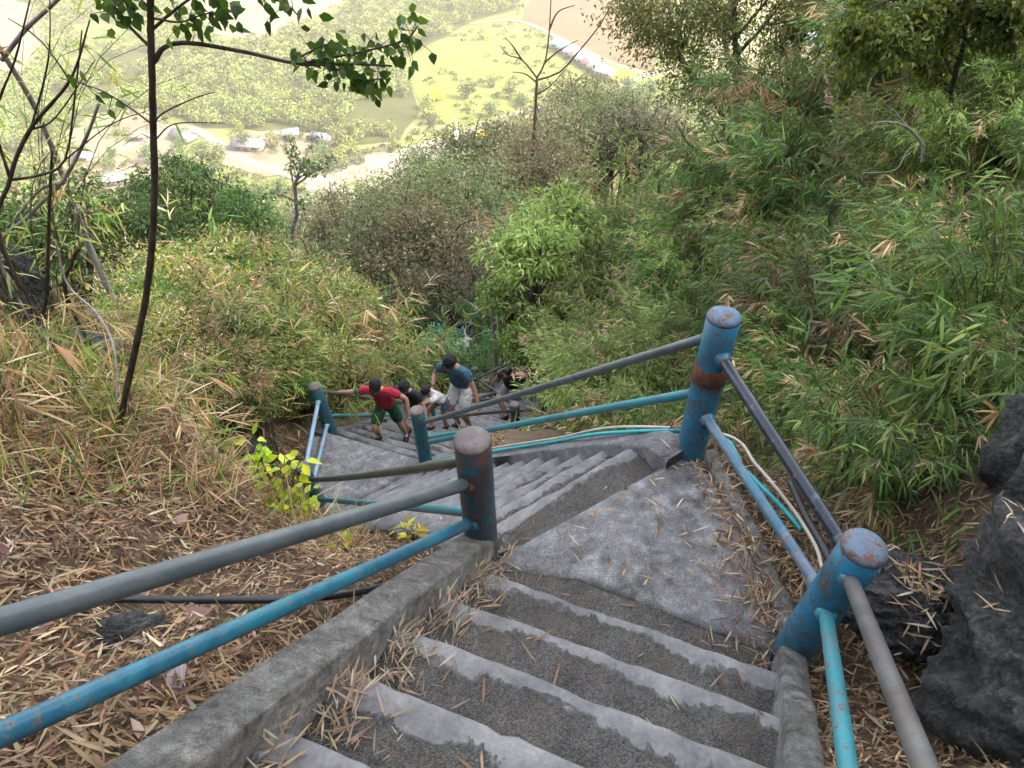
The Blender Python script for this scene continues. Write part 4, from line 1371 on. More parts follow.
# grey-brown scrub mass in the middle
GB = 'olive scrub bushes in the middle'
LBM = 'tall olive and grey-brown twiggy bush in the scrub below the stairs'
scrub = [make_shrub('scrub_bush', LBM, 'bush', n=7600, leaf=0.027, pal=OLIVE, mixpal=p, mixw=0.2, clumps=52, twigs=34, bare=16, hollow=0.4, wr=0.5, legs=2.4)
         for p in (DRY, GREENS, [(0.16, 0.12, 0.08), (0.2, 0.16, 0.11)])]
for px, py, t, wd in ((430, 260, 23, 3.6), (380, 275, 24, 3.4), (470, 250, 25, 3.6), (410, 215, 29, 4.4), (470, 205, 30, 4.6), (355, 245, 28, 4.0), (500, 235, 27, 3.4), (450, 290, 21.5, 2.6), (395, 300, 22.5, 2.4),
                      (345, 290, 24, 2.8), (520, 190, 33, 4.6), (560, 150, 36, 5.0), (600, 130, 38, 5.2), (500, 160, 38, 5), (450, 215, 27, 4.2), (415, 240, 25, 3.8), (540, 175, 31, 4.2), (480, 165, 36, 4.6), (440, 190, 36, 5), (640, 130, 36, 5.0), (580, 125, 44, 6)):
    x, y, z, zt = ground_at(px, py, t)
    wd *= 1.25; zb = max(z - 0.1, min(zt - wd * 0.5, z + 2.2 * wd))
    scrub[rng.integers(3)].place((x, y, zb), rng.uniform(0, 6), (wd, wd, wd * rng.uniform(.85, 1.05)), LBM, GB)

# pale hazy bushes lower on the slope
PH = 'pale bushes low on the slope'
LBP = 'pale green rounded bush low on the slope before the valley'
pale = [make_shrub('pale_bush', LBP, 'bush', n=3600, leaf=0.035, pal=[(0.13, 0.15, 0.06), (0.16, 0.17, 0.08), (0.10, 0.125, 0.05)], mixpal=DRY, mixw=0.08, clumps=40, twigs=14, hollow=0.4, legs=2.4) for _ in range(2)]
for px, py, t, wd in ((345, 232, 40, 6), (385, 222, 46, 7), (320, 250, 34, 4.6), (300, 240, 42, 6), (265, 235, 46, 7), (420, 200, 55, 8), (360, 210, 60, 8), (460, 180, 58, 8), (510, 160, 60, 8), (230, 250, 38, 5), (205, 240, 48, 7), (150, 250, 50, 7),
                      (90, 250, 45, 6), (40, 240, 48, 7), (560, 140, 60, 8), (620, 115, 62, 8), (680, 105, 55, 7), (740, 100, 60, 8), (800, 80, 60, 8), (120, 230, 62, 8), (60, 215, 66, 9), (10, 230, 60, 8)):
    x, y, z, zt = ground_at(px, py, t)
    zb = max(z - 0.2, min(zt - wd * 0.5, z + 2.2 * wd))
    pale[rng.integers(2)].place((x, y, zb), rng.uniform(0, 6), (wd, wd, wd * rng.uniform(.8, 1)), LBP, PH)

# yellow-green undergrowth left of the lower flights
YG = 'yellow-green bushes left of the lower flights'
LBY = 'yellow-green bush with straw leaves in the undergrowth left of the lower flights'
yel = [make_shrub('undergrowth_bush', LBY, 'bush', n=4200, leaf=0.042, pal=YELLOWG + GREENS[:1], mixpal=DRY, mixw=m, clumps=38, twigs=16, bare=6, kind='blade', wr=0.26, hollow=0.45, droop=0.25, legs=1.2) for m in (0.12, 0.3, 0.2)]
for px, py, t, wd in ((300, 330, 11.5, 2.0), (260, 345, 9.5, 1.8), (225, 320, 10, 2.0), (330, 355, 12, 1.8), (360, 340, 14, 2.2), (280, 300, 13, 2.4), (235, 280, 13, 2.4), (190, 300, 10, 2.0), (320, 310, 14.5, 2.4), (255, 375, 8.2, 1.3),
                      (290, 365, 9.5, 1.5), (215, 365, 7.6, 1.3), (180, 340, 8, 1.5), (205, 260, 14, 2.4), (350, 310, 17, 2.6), (265, 260, 17, 2.8), (310, 285, 18, 2.8), (160, 290, 11, 2.0), (385, 345, 17, 2.0), (245, 405, 7.2, 0.9), (275, 395, 7.8, 0.9), (300, 390, 9.4, 1.0),
                      (160, 360, 7, 1.0), (195, 390, 6.6, 0.9), (340, 335, 12.5, 1.6), (395, 365, 15.5, 1.4), (335, 375, 10.5, 1.0), (355, 368, 11.5, 1.1)):
    x, y, z, zt = ground_at(px, py, t)
    if stair_dist(np.array([x]), np.array([y]))[0] < wd * 0.35: 
        d = wd * 0.4; x -= d; z = hz(x, y)
    zb = max(z - 0.05, min(zt - wd * 0.5, z + 1.1 * wd))
    yel[rng.integers(3)].place((x, y, zb), rng.uniform(0, 6), (wd, wd, wd * rng.uniform(.8, 1.05)), LBY, YG)

# broader-leaved green bushes and arching canes among the yellow ones
LBG = 'broader-leaved mid green bush in the undergrowth around the lower flights'
grn = make_shrub('undergrowth_bush', LBG, 'bush', n=3000, leaf=0.06, pal=GREENS + BRIGHT[:1], mixpal=YELLOWG, mixw=0.2, clumps=30, wr=0.4, hollow=0.5, legs=1.2, droop=0.35)
for px, py, t, wd in ((330, 300, 14.0, 1.5), (250, 315, 10.2, 1.2), (290, 280, 14.5, 1.8), (365, 318, 15.0, 1.3), (210, 285, 11.5, 1.4), (225, 350, 8.2, 0.9), (310, 350, 11.0, 1.0), (180, 270, 12.0, 1.5), (275, 345, 9.3, 0.9), (240, 250, 15.5, 2.0), (345, 270, 18, 1.8), (200, 245, 12, 2.0), (255, 225, 15.5, 2.4), (150, 265, 10, 1.5), (292, 258, 16.5, 2.0), (115, 285, 8.5, 1.2), (165, 305, 9.0, 1.2), (265, 285, 12.5, 1.5), (320, 270, 17, 2.0), (235, 385, 7.3, .7), (275, 320, 11, 1.1), (300, 400, 8.9, .7), (528, 312, 14.0, 1.3), (548, 296, 14.3, 1.4), (512, 300, 15.5, 1.5)):
    x, y, z, zt = ground_at(px, py - 8, t); zb = max(z - 0.05, min(zt - wd * 0.5, z + 1.1 * wd))
    grn.place((x, y, zb), rng.uniform(0, 6), (wd, wd, wd), LBG, 'green bushes around the lower flights')
LBC = 'arching straw and green canes rising from the undergrowth left of the lower flights'
cane = make_bamboo('cane_clump', LBC, 'bamboo', nst=26, H=1.7, spread=0.8, lpn=5, nodes=9, LL=(0.12, 0.24), pal=YELLOWG + BAMBOO, drys=0.22, stem_r=0.006, leafW=0.08, start=0.2)
for px, py, t in ((280, 370, 9.0), (240, 360, 8.4), (205, 345, 8.0), (325, 340, 12.2), (260, 330, 10.0), (300, 310, 12.5), (350, 350, 13.0), (375, 330, 15.5), (225, 300, 10.8), (170, 330, 8.5), (195, 372, 7.2), (310, 372, 10.2)):
    x, y, z, zt = ground_at(px, py, t)
    if stair_dist(np.array([x]), np.array([y]))[0] < 0.6: continue
    cane.place((x, y, z - .05), rng.uniform(0, 6), max(0.6, min(2.2, (zt - z + 0.7) / 1.6)), LBC, 'canes in the left undergrowth')

# blue-green soft shrub by the man, and dark ones round it
sh_soft = make_shrub('soft_shrub', 'soft pale green fern-like shrub behind the man in the blue-grey shirt', 'shrub', n=5200, leaf=0.04, pal=[(0.10, 0.20, 0.07), (0.13, 0.24, 0.09), (0.16, 0.25, 0.10)], clumps=34, kind='blade', wr=0.16, droop=0.3)
x, y, z, zt = ground_at(442, 360, 15.8)
sh_soft.place((x, y, z), 0.0, (2.0, 1.8, (zt - z) + 0.9))
for px_, py_, t_, w_, lab_ in ((497, 343, 18.6, 1.3, 'pale fern-like shrub behind the farthest rails beside the white branches'), (474, 338, 19.2, 1.3, 'pale fern-like shrub under the blue sheet'), (518, 336, 18.2, 1.2, 'pale fern-like shrub right of the white branches above the far post')):
    x, y, z, zt = ground_at(px_, py_, t_); sh_soft.place((x, y, z), px_, (w_, w_, max(.8, (zt - z) + .6)), lab_)
x, y, z, zt = ground_at(405, 368, 15.2)
sh_soft.place((x, y, z), 1.0, (1.3, 1.3, (zt - z) + 0.5), 'smaller pale green fern-like shrub above the black-shirted hiker')

DG = 'dark evergreen shrubs'
dark = make_shrub('evergreen_shrub', 'dense dark evergreen bush', 'bush', n=4200, leaf=0.042, pal=DARKG + GREENS, clumps=40, hollow=0.5, legs=2.4)
for px, py, t, wd, lab in ((175, 195, 15.5, 2.4, 'dense dark green bush standing above the undergrowth right of the thin leafy tree'),
                           (225, 225, 17, 2.6, 'broad dark green bush between the thin leafy tree and the slender far tree'),
                           (215, 190, 19, 2.4, 'dark green bush rising behind the broad dark bush on the left slope'),
                           (135, 235, 13, 2.0, 'dark green bush partly behind the trunk of the thin leafy tree'),
                           (50, 235, 12, 2.6, 'dark green bush behind the leaning dead trunk'),
                           (505, 215, 24, 1.8, 'small dark green bush at the top of the olive scrub beside the lime shrub'),
                           (480, 318, 19.5, 1.5, 'dark ivy-leaved bush around the dead white branches'),
                           (360, 330, 20, 1.8, 'dark bush at the shadowed foot of the olive scrub'),
                           (430, 318, 21, 1.6, 'low dark bush in the shade hollow under the olive scrub')):
    x, y, z, zt = ground_at(px, py, t)
    zb = max(z - 0.1, min(zt - wd * 0.5, z + 2.2 * wd))
    dark.place((x, y, zb), rng.uniform(0, 6), (wd, wd, wd), lab)

# pale grassy bank tufts left (long blades)
GT = 'long-bladed grass clumps on the left bank'
LGT = 'clump of long orange and green grass blades on the leaf-covered left bank'
gcl = [make_bamboo('grass_clump', LGT, 'grass clump', nst=14, H=0.75, spread=0.35, lpn=4, nodes=5, LL=(0.16, 0.34), pal=YELLOWG + BAMBOO, drys=d, stem_r=0.003, leafW=0.05, start=0.1) for d in (0.3, 0.65)]
for px, py, t in ((30, 330, 4.4), (70, 355, 4.3), (20, 385, 3.9), (100, 385, 4.2), (150, 395, 4.6), (60, 410, 3.8), (120, 425, 4.1), (190, 420, 4.8), (225, 450, 4.6), (30, 290, 4.8), (80, 310, 4.9), (10, 420, 3.4), (170, 440, 4.2), (260, 470, 4.7), (110, 340, 4.9), (210, 480, 4.2), (60, 285, 5.2)):
    r = ray(px, py); ts = np.linspace(1.5, 9, 500); Q = r * ts[:, None]
    i = np.argmax(Q[:, 2] < height(Q[:, 0], Q[:, 1])); p = Q[i] if i else Q[-1]
    gcl[rng.integers(2)].place((p[0], p[1], hz(p[0], p[1]) - 0.03), rng.uniform(0, 6), rng.uniform(0.45, 0.8), LGT, GT)

# yellow-green heart-leaved plants beside the hose
def leafy_sprig(name, label, px, py, t, n, L, pal, h=0.5, spread=0.35, mat='leaf', wr=0.62):
    q = at(px, py, t) if t > 4 else hit(px, py); z = hz(q[0], q[1])
    base = np.array([q[0], q[1], z])
    root = thing(name, label, 'plant', base)
    mb = MB(); lv = Leaves()
    top = h
    for s in range(5):
        a = rng.uniform(0, 2 * PI); e = base + np.array([math.cos(a) * spread * rng.uniform(.3, 1), math.sin(a) * spread * rng.uniform(.3, 1), top * rng.uniform(0.6, 1.1)])
        P = spline([base, base * .5 + e * .5 + [0, 0, 0.08], e], 8)
        mb.tube(P, np.linspace(0.005, 0.002, len(P)), 4, cap=False)
        m = n // 5
        tt = rng.uniform(0.45, 1, m); i = np.clip((tt * (len(P) - 1)).astype(int), 0, len(P) - 1)
        D = norm(rng.normal(0, .7, (m, 3)) + [0, 0, -0.1])
        lv.add(P[i] + D * 0.03, D, norm(np.array([0, -0.3, 1.0]) + rng.normal(0, .35, (m, 3))), L * rng.uniform(.6, 1.3, m), L * wr * rng.uniform(.7, 1.1, m), pick(pal, m), 'broad', .08, rng.uniform(0, .4, m))
    lv.build('foliage', M[mat], root); mb.build('stem', M['stem'], root, smooth=True)
    return root


VY = [(0.30, 0.36, 0.03), (0.24, 0.34, 0.03), (0.36, 0.36, 0.04)]
leafy_sprig('vine_plant', 'bright yellow-green heart-leaved plant in front of the low landing corner post', 280, 500, 4.15, 70, 0.075, VY, 0.6, 0.3)
leafy_sprig('vine_plant', 'yellow-green leafy sprig lower beside the landing corner post', 302, 520, 4.05, 45, 0.065, VY, 0.35, 0.22)
leafy_sprig('vine_plant', 'small wilting yellow plant behind the dark near post', 415, 545, 2.62, 22, 0.07, [(0.42, 0.33, 0.03), (0.36, 0.34, 0.04)], 0.2, 0.1, wr=0.3)
leafy_sprig('vine_plant', 'little yellow-leaved plant in dry leaves left of the wilting plant', 350, 556, 2.75, 22, 0.055, [(0.40, 0.42, 0.04), (0.30, 0.36, 0.04)], 0.12, 0.14)
leafy_sprig('weed', 'small green weed growing beside the kerb under the blue rail', 268, 632, 1.95, 10, 0.03, GREENS, 0.05, 0.05)
leafy_sprig('weed', 'tiny green weed at the foot of the bright blue corner post', 818, 640, 2.45, 14, 0.03, BRIGHT, 0.08, 0.06)

# ------------------------------------------------------------------ trees placed one by one
# thin leafy tree on the left bank
Y0 = 2.8
tp = [aty(a, b, Y - 0.22) for a, b, Y in ((118, 446, 2.82), (133, 360, 2.82), (147, 290, 2.80), (154, 210, 2.78), (153, 120, 2.78), (151, 40, 2.76), (150, -40, 2.74), (149, -150, 2.72))]
tp[0][2] = hz(tp[0][0], tp[0][1]) - 0.1
root = thing('sapling_tree', 'thin dark-trunked young tree with heart-shaped leaves on the left bank', 'tree', tp[0])
mb = MB(); Q = spline(tp, 50); mb.tube(Q, np.linspace(0.0165, 0.0095, len(Q)), 10, wob=0.08)
mb.build('trunk', M['bark_dark'], root, smooth=True)
mb = MB(); lv = Leaves()
def arm(pix, Y, r0, r1, n_leaves, L=0.05, spread=0.05, pal=None, lo=0.3):
    n_leaves = int(n_leaves * 1.5); L = L * 0.84; spread *= 1.1
    P = spline([aty(a, b, Yq - 0.22) for (a, b), Yq in zip(pix, Y)], 26)
    mb.tube(P, np.linspace(r0, r1, len(P)), 6, cap=False)
    if n_leaves:
        i = (rng.uniform(lo, 1.0, n_leaves) ** 0.8 * (len(P) - 1)).astype(int)
        tw = rand_unit(n_leaves) * spread * rng.uniform(0.3, 1.6, (n_leaves, 1))
        D = norm(rng.normal(0, .5, (n_leaves, 3)) + np.array([0.15, 0, -0.75]))
        for k in range(0, n_leaves, 2):
            mb.tube(np.array([P[i[k]], P[i[k]] + tw[k]]), [0.0018, 0.001], 3, cap=False)
        lv.add(P[i] + tw, D, norm(np.array([0, -1.0, 0.5]) + rng.normal(0, .5, (n_leaves, 3))), L * rng.uniform(.65, 1.25, n_leaves), L * 0.62 * rng.uniform(.7, 1.15, n_leaves), pick(pal or [(0.035, 0.07, 0.012), (0.05, 0.09, 0.015), (0.025, 0.05, 0.012)], n_leaves), 'broad', .1, rng.uniform(0, .35, n_leaves))
arm([(154, 62), (165, 47), (190, 43), (245, 52), (300, 64), (352, 64), (392, 66)], [2.77, 2.76, 2.74, 2.7, 2.66, 2.62, 2.58], 0.010, 0.003, 0)
arm([(300, 64), (330, 58), (370, 50), (405, 40), (418, 26)], [2.66, 2.64, 2.6, 2.56, 2.52], 0.005, 0.002, 50, 0.048, 0.05, lo=0.1)
arm([(320, 64), (345, 72), (365, 80), (385, 78)], [2.64, 2.62, 2.6, 2.58], 0.004, 0.002, 36, 0.052, 0.045, lo=0.0)
arm([(290, 62), (310, 52), (325, 45), (345, 42)], [2.66, 2.65, 2.64, 2.63], 0.004, 0.002, 22, 0.046, 0.04, lo=0.1)
arm([(152, 30), (175, 10), (200, -6), (240, -12), (285, 4), (300, 18)], [2.76, 2.75, 2.74, 2.7, 2.66, 2.64], 0.006, 0.002, 40, 0.05, 0.05, lo=0.15)
arm([(152, 18), (180, 22), (205, 14), (232, 12)], [2.76, 2.72, 2.7, 2.68], 0.004, 0.002, 26, 0.055, 0.05)
arm([(151, 10), (135, -4), (118, 4), (110, 12)], [2.76, 2.76, 2.74, 2.72], 0.004, 0.002, 24, 0.055, 0.05)
arm([(151, 48), (125, 22), (100, -5), (80, -40)], [2.77, 2.78, 2.8, 2.82], 0.006, 0.003, 8, 0.05, 0.05)
arm([(152, 124), (165, 112), (195, 98), (215, 92)], [2.78, 2.76, 2.72, 2.7], 0.004, 0.0015, 0)
arm([(153, 125), (130, 108), (100, 90), (60, 78)], [2.78, 2.8, 2.82, 2.84], 0.004, 0.0015, 6, 0.05, 0.03)
arm([(155, 140), (175, 124), (225, 123)], [2.78, 2.74, 2.7], 0.003, 0.0015, 0)
lv.build('crown', M['leaf'], root); mb.build('branches', M['bark_dark'], root, smooth=True)

# leaning pale dead trunk and its fork, far left
def pole_tree(name, label, pix, Ys, radii, mat, ground=True, extra=()):
    P = [aty(a, b, Y) for (a, b), Y in zip(pix, Ys)]
    if ground: P.insert(0, np.array([P[0][0], P[0][1], min(hz(P[0][0], P[0][1]), P[0][2]) - 0.1])); radii = [radii[0]] + list(radii)
    root = thing(name, label, 'tree', P[0])
    Q = spline(P, 40); R = np.interp(np.linspace(0, 1, len(Q)), np.linspace(0, 1, len(radii)), radii)
    mb = MB(); mb.tube(Q, R, 9, wob=0.05); mb.build('trunk', M[mat], root, smooth=True)
    if extra:
        mb = MB()
        for pix2, Ys2, r0, r1 in extra:
            Q = spline([aty(a, b, Y) for (a, b), Y in zip(pix2, Ys2)], 14); mb.tube(Q, np.linspace(r0, r1, len(Q)), 6, wob=0.05)
        mb.build('branches', M[mat], root, smooth=True)
    return root


pole_tree('leaning_trunk', 'pale brown leaning bare trunk crossing the gap at the left edge', [(96, 262), (70, 195), (40, 118), (6, 58), (-20, 20)], [6.4, 6.2, 6.0, 5.8, 5.7], [0.034, 0.028, 0.024, 0.02, 0.017], 'bark_pale',
          extra=[([(2, 60), (25, 30), (55, 2), (80, -25)], [5.8, 5.75, 5.7, 5.6], 0.02, 0.014)])
pole_tree('dead_branch', 'grey dead snag leaning up from the dark bank by the thin leafy tree', [(0, 262), (30, 215), (62, 182), (85, 140), (99, 103)], [3.5, 3.5, 3.5, 3.48, 3.46], [0.010, 0.011, 0.010, 0.009, 0.007], 'bark_pale', extra=[([(62, 182), (40, 190), (10, 225)], [3.5, 3.5, 3.52], 0.012, 0.006)])
pole_tree('dead_branch', 'thin dark dead stick standing in front of the blue-grey rock', [(45, 330), (47, 290), (49, 220), (52, 150)], [3.4, 3.4, 3.38, 3.36], [0.012, 0.011, 0.009, 0.006], 'bark_dark')
pole_tree('dead_branch', 'thin pale bent stick arching down the left bank', [(78, 460), (112, 420), (115, 355), (98, 315), (68, 285), (55, 240)], [2.5, 2.62, 2.8, 3.0, 3.1, 3.1], [0.004, 0.005, 0.006, 0.006, 0.006, 0.005], 'bark_pale', ground=False)
pole_tree('dead_branch', 'twiggy dark dead shrub stem rising at the left edge', [(3, 250), (10, 180), (30, 130), (70, 80), (90, 20)], [3.2, 3.2, 3.2, 3.18, 3.15], [0.011, 0.010, 0.009, 0.006, 0.003], 'bark_dark',
          extra=[([(10, 180), (40, 175), (65, 160), (75, 95), (82, 30)], [3.2] * 5, 0.008, 0.003), ([(30, 130), (55, 118), (95, 60)], [3.2] * 3, 0.006, 0.002), ([(10, 178), (-5, 120), (15, 60), (30, 0)], [3.2] * 4, 0.008, 0.003), ([(30, 132), (48, 60), (50, -10)], [3.2] * 3, 0.005, 0.002), ([(70, 80), (40, 40), (8, 18)], [3.18] * 3, 0.004, 0.002), ([(65, 160), (110, 125), (150, 110)], [3.2, 3.18, 3.16], 0.004, 0.0015)])
pole_tree('dead_branch', 'short dark upright stick at the foot of the left bank', [(68, 300), (72, 262), (79, 248)], [3.6, 3.6, 3.6], [0.012, 0.010, 0.009], 'bark_dark')
pole_tree('dead_branch', 'whitish broken bamboo cane lying on the litter above the grey rail', [(95, 580), (135, 552), (165, 530)], [1.86, 2.0, 2.1], [0.006, 0.010, 0.005], 'bark_pale', ground=False)

# thin bamboo with narrow leaves hanging into the view at the left edge
lb = make_bamboo('bamboo_clump', 'sparse thin bamboo with drooping narrow leaves at the left edge', 'bamboo', nst=24, H=2.7, spread=0.9, lpn=4, nodes=10, LL=(0.10, 0.20), pal=FEATHER + YELLOWG, drys=0.15, leafW=0.08, stem_r=0.0045, start=0.3)
q = at(-30, 330, 3.9); lb.place((q[0], q[1], hz(q[0], q[1]) - 0.05), 0.0, 1.0)
q = at(30, 300, 5.0); lb.place((q[0], q[1], hz(q[0], q[1]) - 0.05), 2.0, 0.95, 'sparse thin bamboo rising from the bank behind the grey dead snag')

# mid tree right of centre
x, y, z, zt = ground_at(742, 185, 17)
P0 = np.array([[x, y, z], [x - 0.1, y, zt + 0.1], aty(738, 110, y), aty(735, 40, y), aty(733, -10, y)])
br, tips = grow_tree(None, 0, 0.11, 3, (9, 5), 0.75, first=0.5, P0=P0, lenf=0.42, up=0.3)
b2, t2 = grow_tree(None, 0, 0.09, 3, (7, 5), 0.8, first=0.4, P0=np.array([[x + 0.15, y, zt - 0.2], aty(765, 118, y + .2), aty(790, 85, y + .4), aty(800, 45, y + .4), aty(815, 15, y + .4)]), lenf=0.38, up=0.3)
b3, t3 = grow_tree(None, 0, 0.07, 3, (7, 5), 0.8, first=0.4, P0=np.array([[x - 0.1, y, zt - 0.2], aty(725, 120, y), aty(700, 85, y - .2), aty(680, 60, y - .3), aty(665, 30, y - .3)]), lenf=0.40, up=0.3)
tree_thing('spreading_tree', 'many-stemmed tree with a sparse olive crown rising behind the feathery bamboo', 'tree', (x, y, z), br + [(a, b, 0 if c == 0 else c) for a, b, c in b2 + b3], tips + t2 + t3, 'bark_brown', 30000, 0.085, FEATHER + YELLOWG + OLIVE, 'kite', 0.5, 0.75, mixpal=YELLOWG, mixw=0.3)

# near tree, upper right, dark glossy leaves
x, y, z, zt = ground_at(958, 168, 7.6)
P0 = np.array([[x, y, z], aty(956, 160, y), aty(950, 95, y), aty(965, 40, y), aty(962, -20, y), aty(940, -80, y)])
br, tips = grow_tree(None, 0, 0.035, 3, (10, 5), 0.8, first=0.45, P0=P0, lenf=0.30, up=0.1)
b2, t2 = grow_tree(None, 0, 0.022, 3, (9, 4), 0.8, first=0.15, P0=np.array([aty(951, 98, y), aty(925, 70, y - .1), aty(895, 45, y - .25), aty(868, 40, y - .4)]), lenf=0.36, up=0.0)
b4, t4 = grow_tree(None, 0, 0.024, 3, (10, 4), 0.8, first=0.15, P0=np.array([aty(964, 45, y), aty(985, 28, y - .1), aty(1010, 20, y - .2), aty(1050, 5, y - .3)]), lenf=0.36, up=0.05)
b3, t3 = grow_tree(None, 0, 0.02, 3, (10, 4), 0.8, first=0.1, P0=np.array([aty(963, 20, y), aty(930, 5, y - .2), aty(890, 0, y - .3), aty(850, 20, y - .5)]), lenf=0.34, up=-0.1)
tree_thing('leafy_tree', 'dark green leafy tree with drooping branches over the right-hand thicket', 'tree', (x, y, z), br + b2 + b3 + b4, tips + t2 + t3 + t4, 'bark_dark', 16000, 0.062, [(0.07, 0.11, 0.02), (0.12, 0.155, 0.025), (0.17, 0.18, 0.03), (0.045, 0.08, 0.018)], 'broad', 0.45, 0.16, droop=0.6)
x, y, z, zt = ground_at(1012, 120, 9.2)
P0 = np.array([[x, y, z], [x, y, zt], aty(1005, 60, y), aty(1000, 10, y), aty(995, -40, y)])
br, tips = grow_tree(None, 0, 0.04, 3, (12, 5), 0.85, first=0.4, P0=P0, lenf=0.42, up=0.0)
tree_thing('leafy_tree', 'dense leafy tree in the upper corner behind the drooping dark tree', 'tree', (x, y, z), br, tips, 'bark_dark', 12000, 0.07, GREENS + FEATHER[:2], 'broad', 0.45, 0.3, droop=0.5)
pole_tree('dead_branch', 'white bare forked branch sticking out of the right-hand thicket', [(922, 162), (922, 145), (908, 128), (888, 122), (868, 124)], [6.3, 6.3, 6.28, 6.2, 6.15], [0.015, 0.014, 0.013, 0.009, 0.004], 'bark_pale', ground=False, extra=[([(908, 128), (895, 112), (885, 104)], [6.28, 6.25, 6.2], 0.009, 0.004), ([(922, 145), (908, 150), (895, 170), (862, 173)], [6.3, 6.25, 6.2, 6.1], 0.007, 0.004)])
pole_tree('dead_branch', 'straw-coloured cane leaning across the thicket above the rust-banded post', [(752, 372), (768, 345), (785, 315), (806, 285)], [4.6, 4.7, 4.8, 4.9], [0.006, 0.006, 0.005, 0.003], 'bark_pale', ground=False)

# slender far tree and bare tree
x, y, z, zt = ground_at(292, 262, 26)
P0 = np.array([[x, y, z], aty(292, 258, y), aty(297, 215, y), aty(295, 185, y), aty(304, 160, y), aty(312, 122, y)])
br, tips = grow_tree(None, 0, 0.10, 3, (11, 4), 0.8, first=0.55, P0=P0, lenf=0.14, up=0.15)
tree_thing('slender_tree', 'slender crooked tree with a small dark crown against the pale valley', 'tree', (x, y, z), br, tips, 'bark_grey', 800, 0.13, DARKG + GREENS, 'kite', 0.6, 0.34)
x, y, z, zt = ground_at(534, 180, 32)
P0 = np.array([[x, y, z], aty(533, 170, y), aty(535, 120, y), aty(537, 78, y)])
br = [(spline(P0, 20), np.linspace(0.09, 0.055, len(spline(P0, 20))), 0)]
for pix in ([(537, 78), (545, 62), (549, 35), (551, 0), (552, -20)], [(537, 78), (522, 60), (508, 55), (500, 45)], [(537, 80), (560, 72), (578, 52), (600, 25), (613, 0), (622, -20)], [(545, 62), (560, 50), (578, 40)], [(549, 30), (558, 12), (575, 5)], [(536, 95), (550, 86), (567, 68)], [(536, 82), (525, 74), (512, 72)], [(522, 60), (512, 45), (505, 38)]):
    Q = spline([aty(a, b, y) for a, b in pix], 14); br.append((Q, np.linspace(0.045, 0.014, len(Q)), 1))
tree_thing('bare_tree', 'leafless forked grey tree in front of the valley road', 'tree', (x, y, z), br, [(br[0][0][-1], np.array([0, 0, 1.0]))], 'bark_brown', 0, 0.1, GREENS)

# dead white branches at the bend, blue sheet and rag
x, y, z, zt = ground_at(494, 345, 17.5)
P0 = [np.array([x, y, min(z, zt)]), aty(494, 330, y), aty(491, 315, y), aty(490, 298, y), aty(492, 282, y)]
root = thing('dead_branch', 'bleached white dead branches standing beside the blue sheet', 'tree', (x, y, z))
mb = MB(); Q = spline(P0, 20); mb.tube(Q, np.linspace(0.06, 0.035, len(Q)), 8, wob=.06); mb.build('trunk', M['bark_pale'], root, smooth=True)
mb = MB()
for pix in ([(491, 318), (480, 310), (470, 303), (458, 296)], [(492, 322), (500, 312), (505, 305)], [(493, 330), (482, 333), (474, 336)], [(491, 312), (484, 300), (478, 296)], [(490, 298), (498, 290), (506, 288)], [(492, 325), (503, 318), (512, 316)], [(480, 310), (474, 314), (466, 314)]):
    Q = spline([aty(a, b, y + rng.normal(0, .15)) for a, b in pix], 10); mb.tube(Q, np.linspace(0.022, 0.008, len(Q)), 5, wob=.06)
mb.build('branches', M['bark_pale'], root, smooth=True)


def sheet(name, label, cat, px, py, t, w, h, mat, tilt=0.5, seed=0, crump=0.08):
    q = at(px, py, t)
    g = np.linspace(-.5, .5, 16)
    U, V = np.meshgrid(g, g)
    X = U * w + V * 0.35 * h; Z = V * h * math.cos(tilt); Yy = V * h * math.sin(tilt) + crump * fbm(U * 4 + seed, V * 4 + seed, 3) * 3
    Vv = np.stack([X, Yy, Z + crump * fbm(U * 3 + 9 + seed, V * 3, 3)], -1).reshape(-1, 3) + q
    V2 = Vv + np.array([0, 0.02, -0.01])
    i = np.arange(15)[:, None] * 16 + np.arange(15)[None]
    F = np.stack([i, i + 1, i + 17, i + 16], -1).reshape(-1, 4)
    e = np.concatenate([np.arange(16), np.arange(31, 256, 16), np.arange(254, 239, -1), np.arange(224, 0, -16)]); en = np.roll(e, -1)
    F2 = np.stack([e, en, en + 256, e + 256], -1)
    o = obj_np(name, np.vstack([Vv, V2]), [F, F[:, ::-1] + 256, F2], mat, smooth=True)
    return tag(o, label, cat)


M['tarp'] = mat_plain('blue_sheet', (0.012, 0.045, 0.16), 0.45, 8, 0.4)
M['tarp_green'] = mat_plain('green_sheet', (0.008, 0.06, 0.06), 0.5, 8, 0.4)
M['rag'] = mat_plain('white_rag', (0.5, 0.52, 0.52), 0.8, 8, 0.2)
sheet('tarpaulin', 'crumpled dark blue sheet lying under the bushes beside the white branches', 'tarpaulin', 463, 329, 17.6, 0.42, 0.36, M['tarp'], 0.4, 1)
sheet('tarpaulin', 'dark green-blue sheet under the bushes left of the blue sheet', 'tarpaulin', 436, 326, 18.2, 0.35, 0.25, M['tarp_green'], 0.5, 4)
sheet('rag', 'small white rag on the ground below the blue sheet', 'rag', 463, 342, 17.2, 0.34, 0.2, M['rag'], 0.9, 7)
# ------------------------------------------------------------------ valley floor
ZV = -120.0


def vpoly(pix, dz):
    return np.array([onz(a, b, ZV) for a, b in pix]) * [1, 1, 0] + [0, 0, ZV + dz + 0.25]


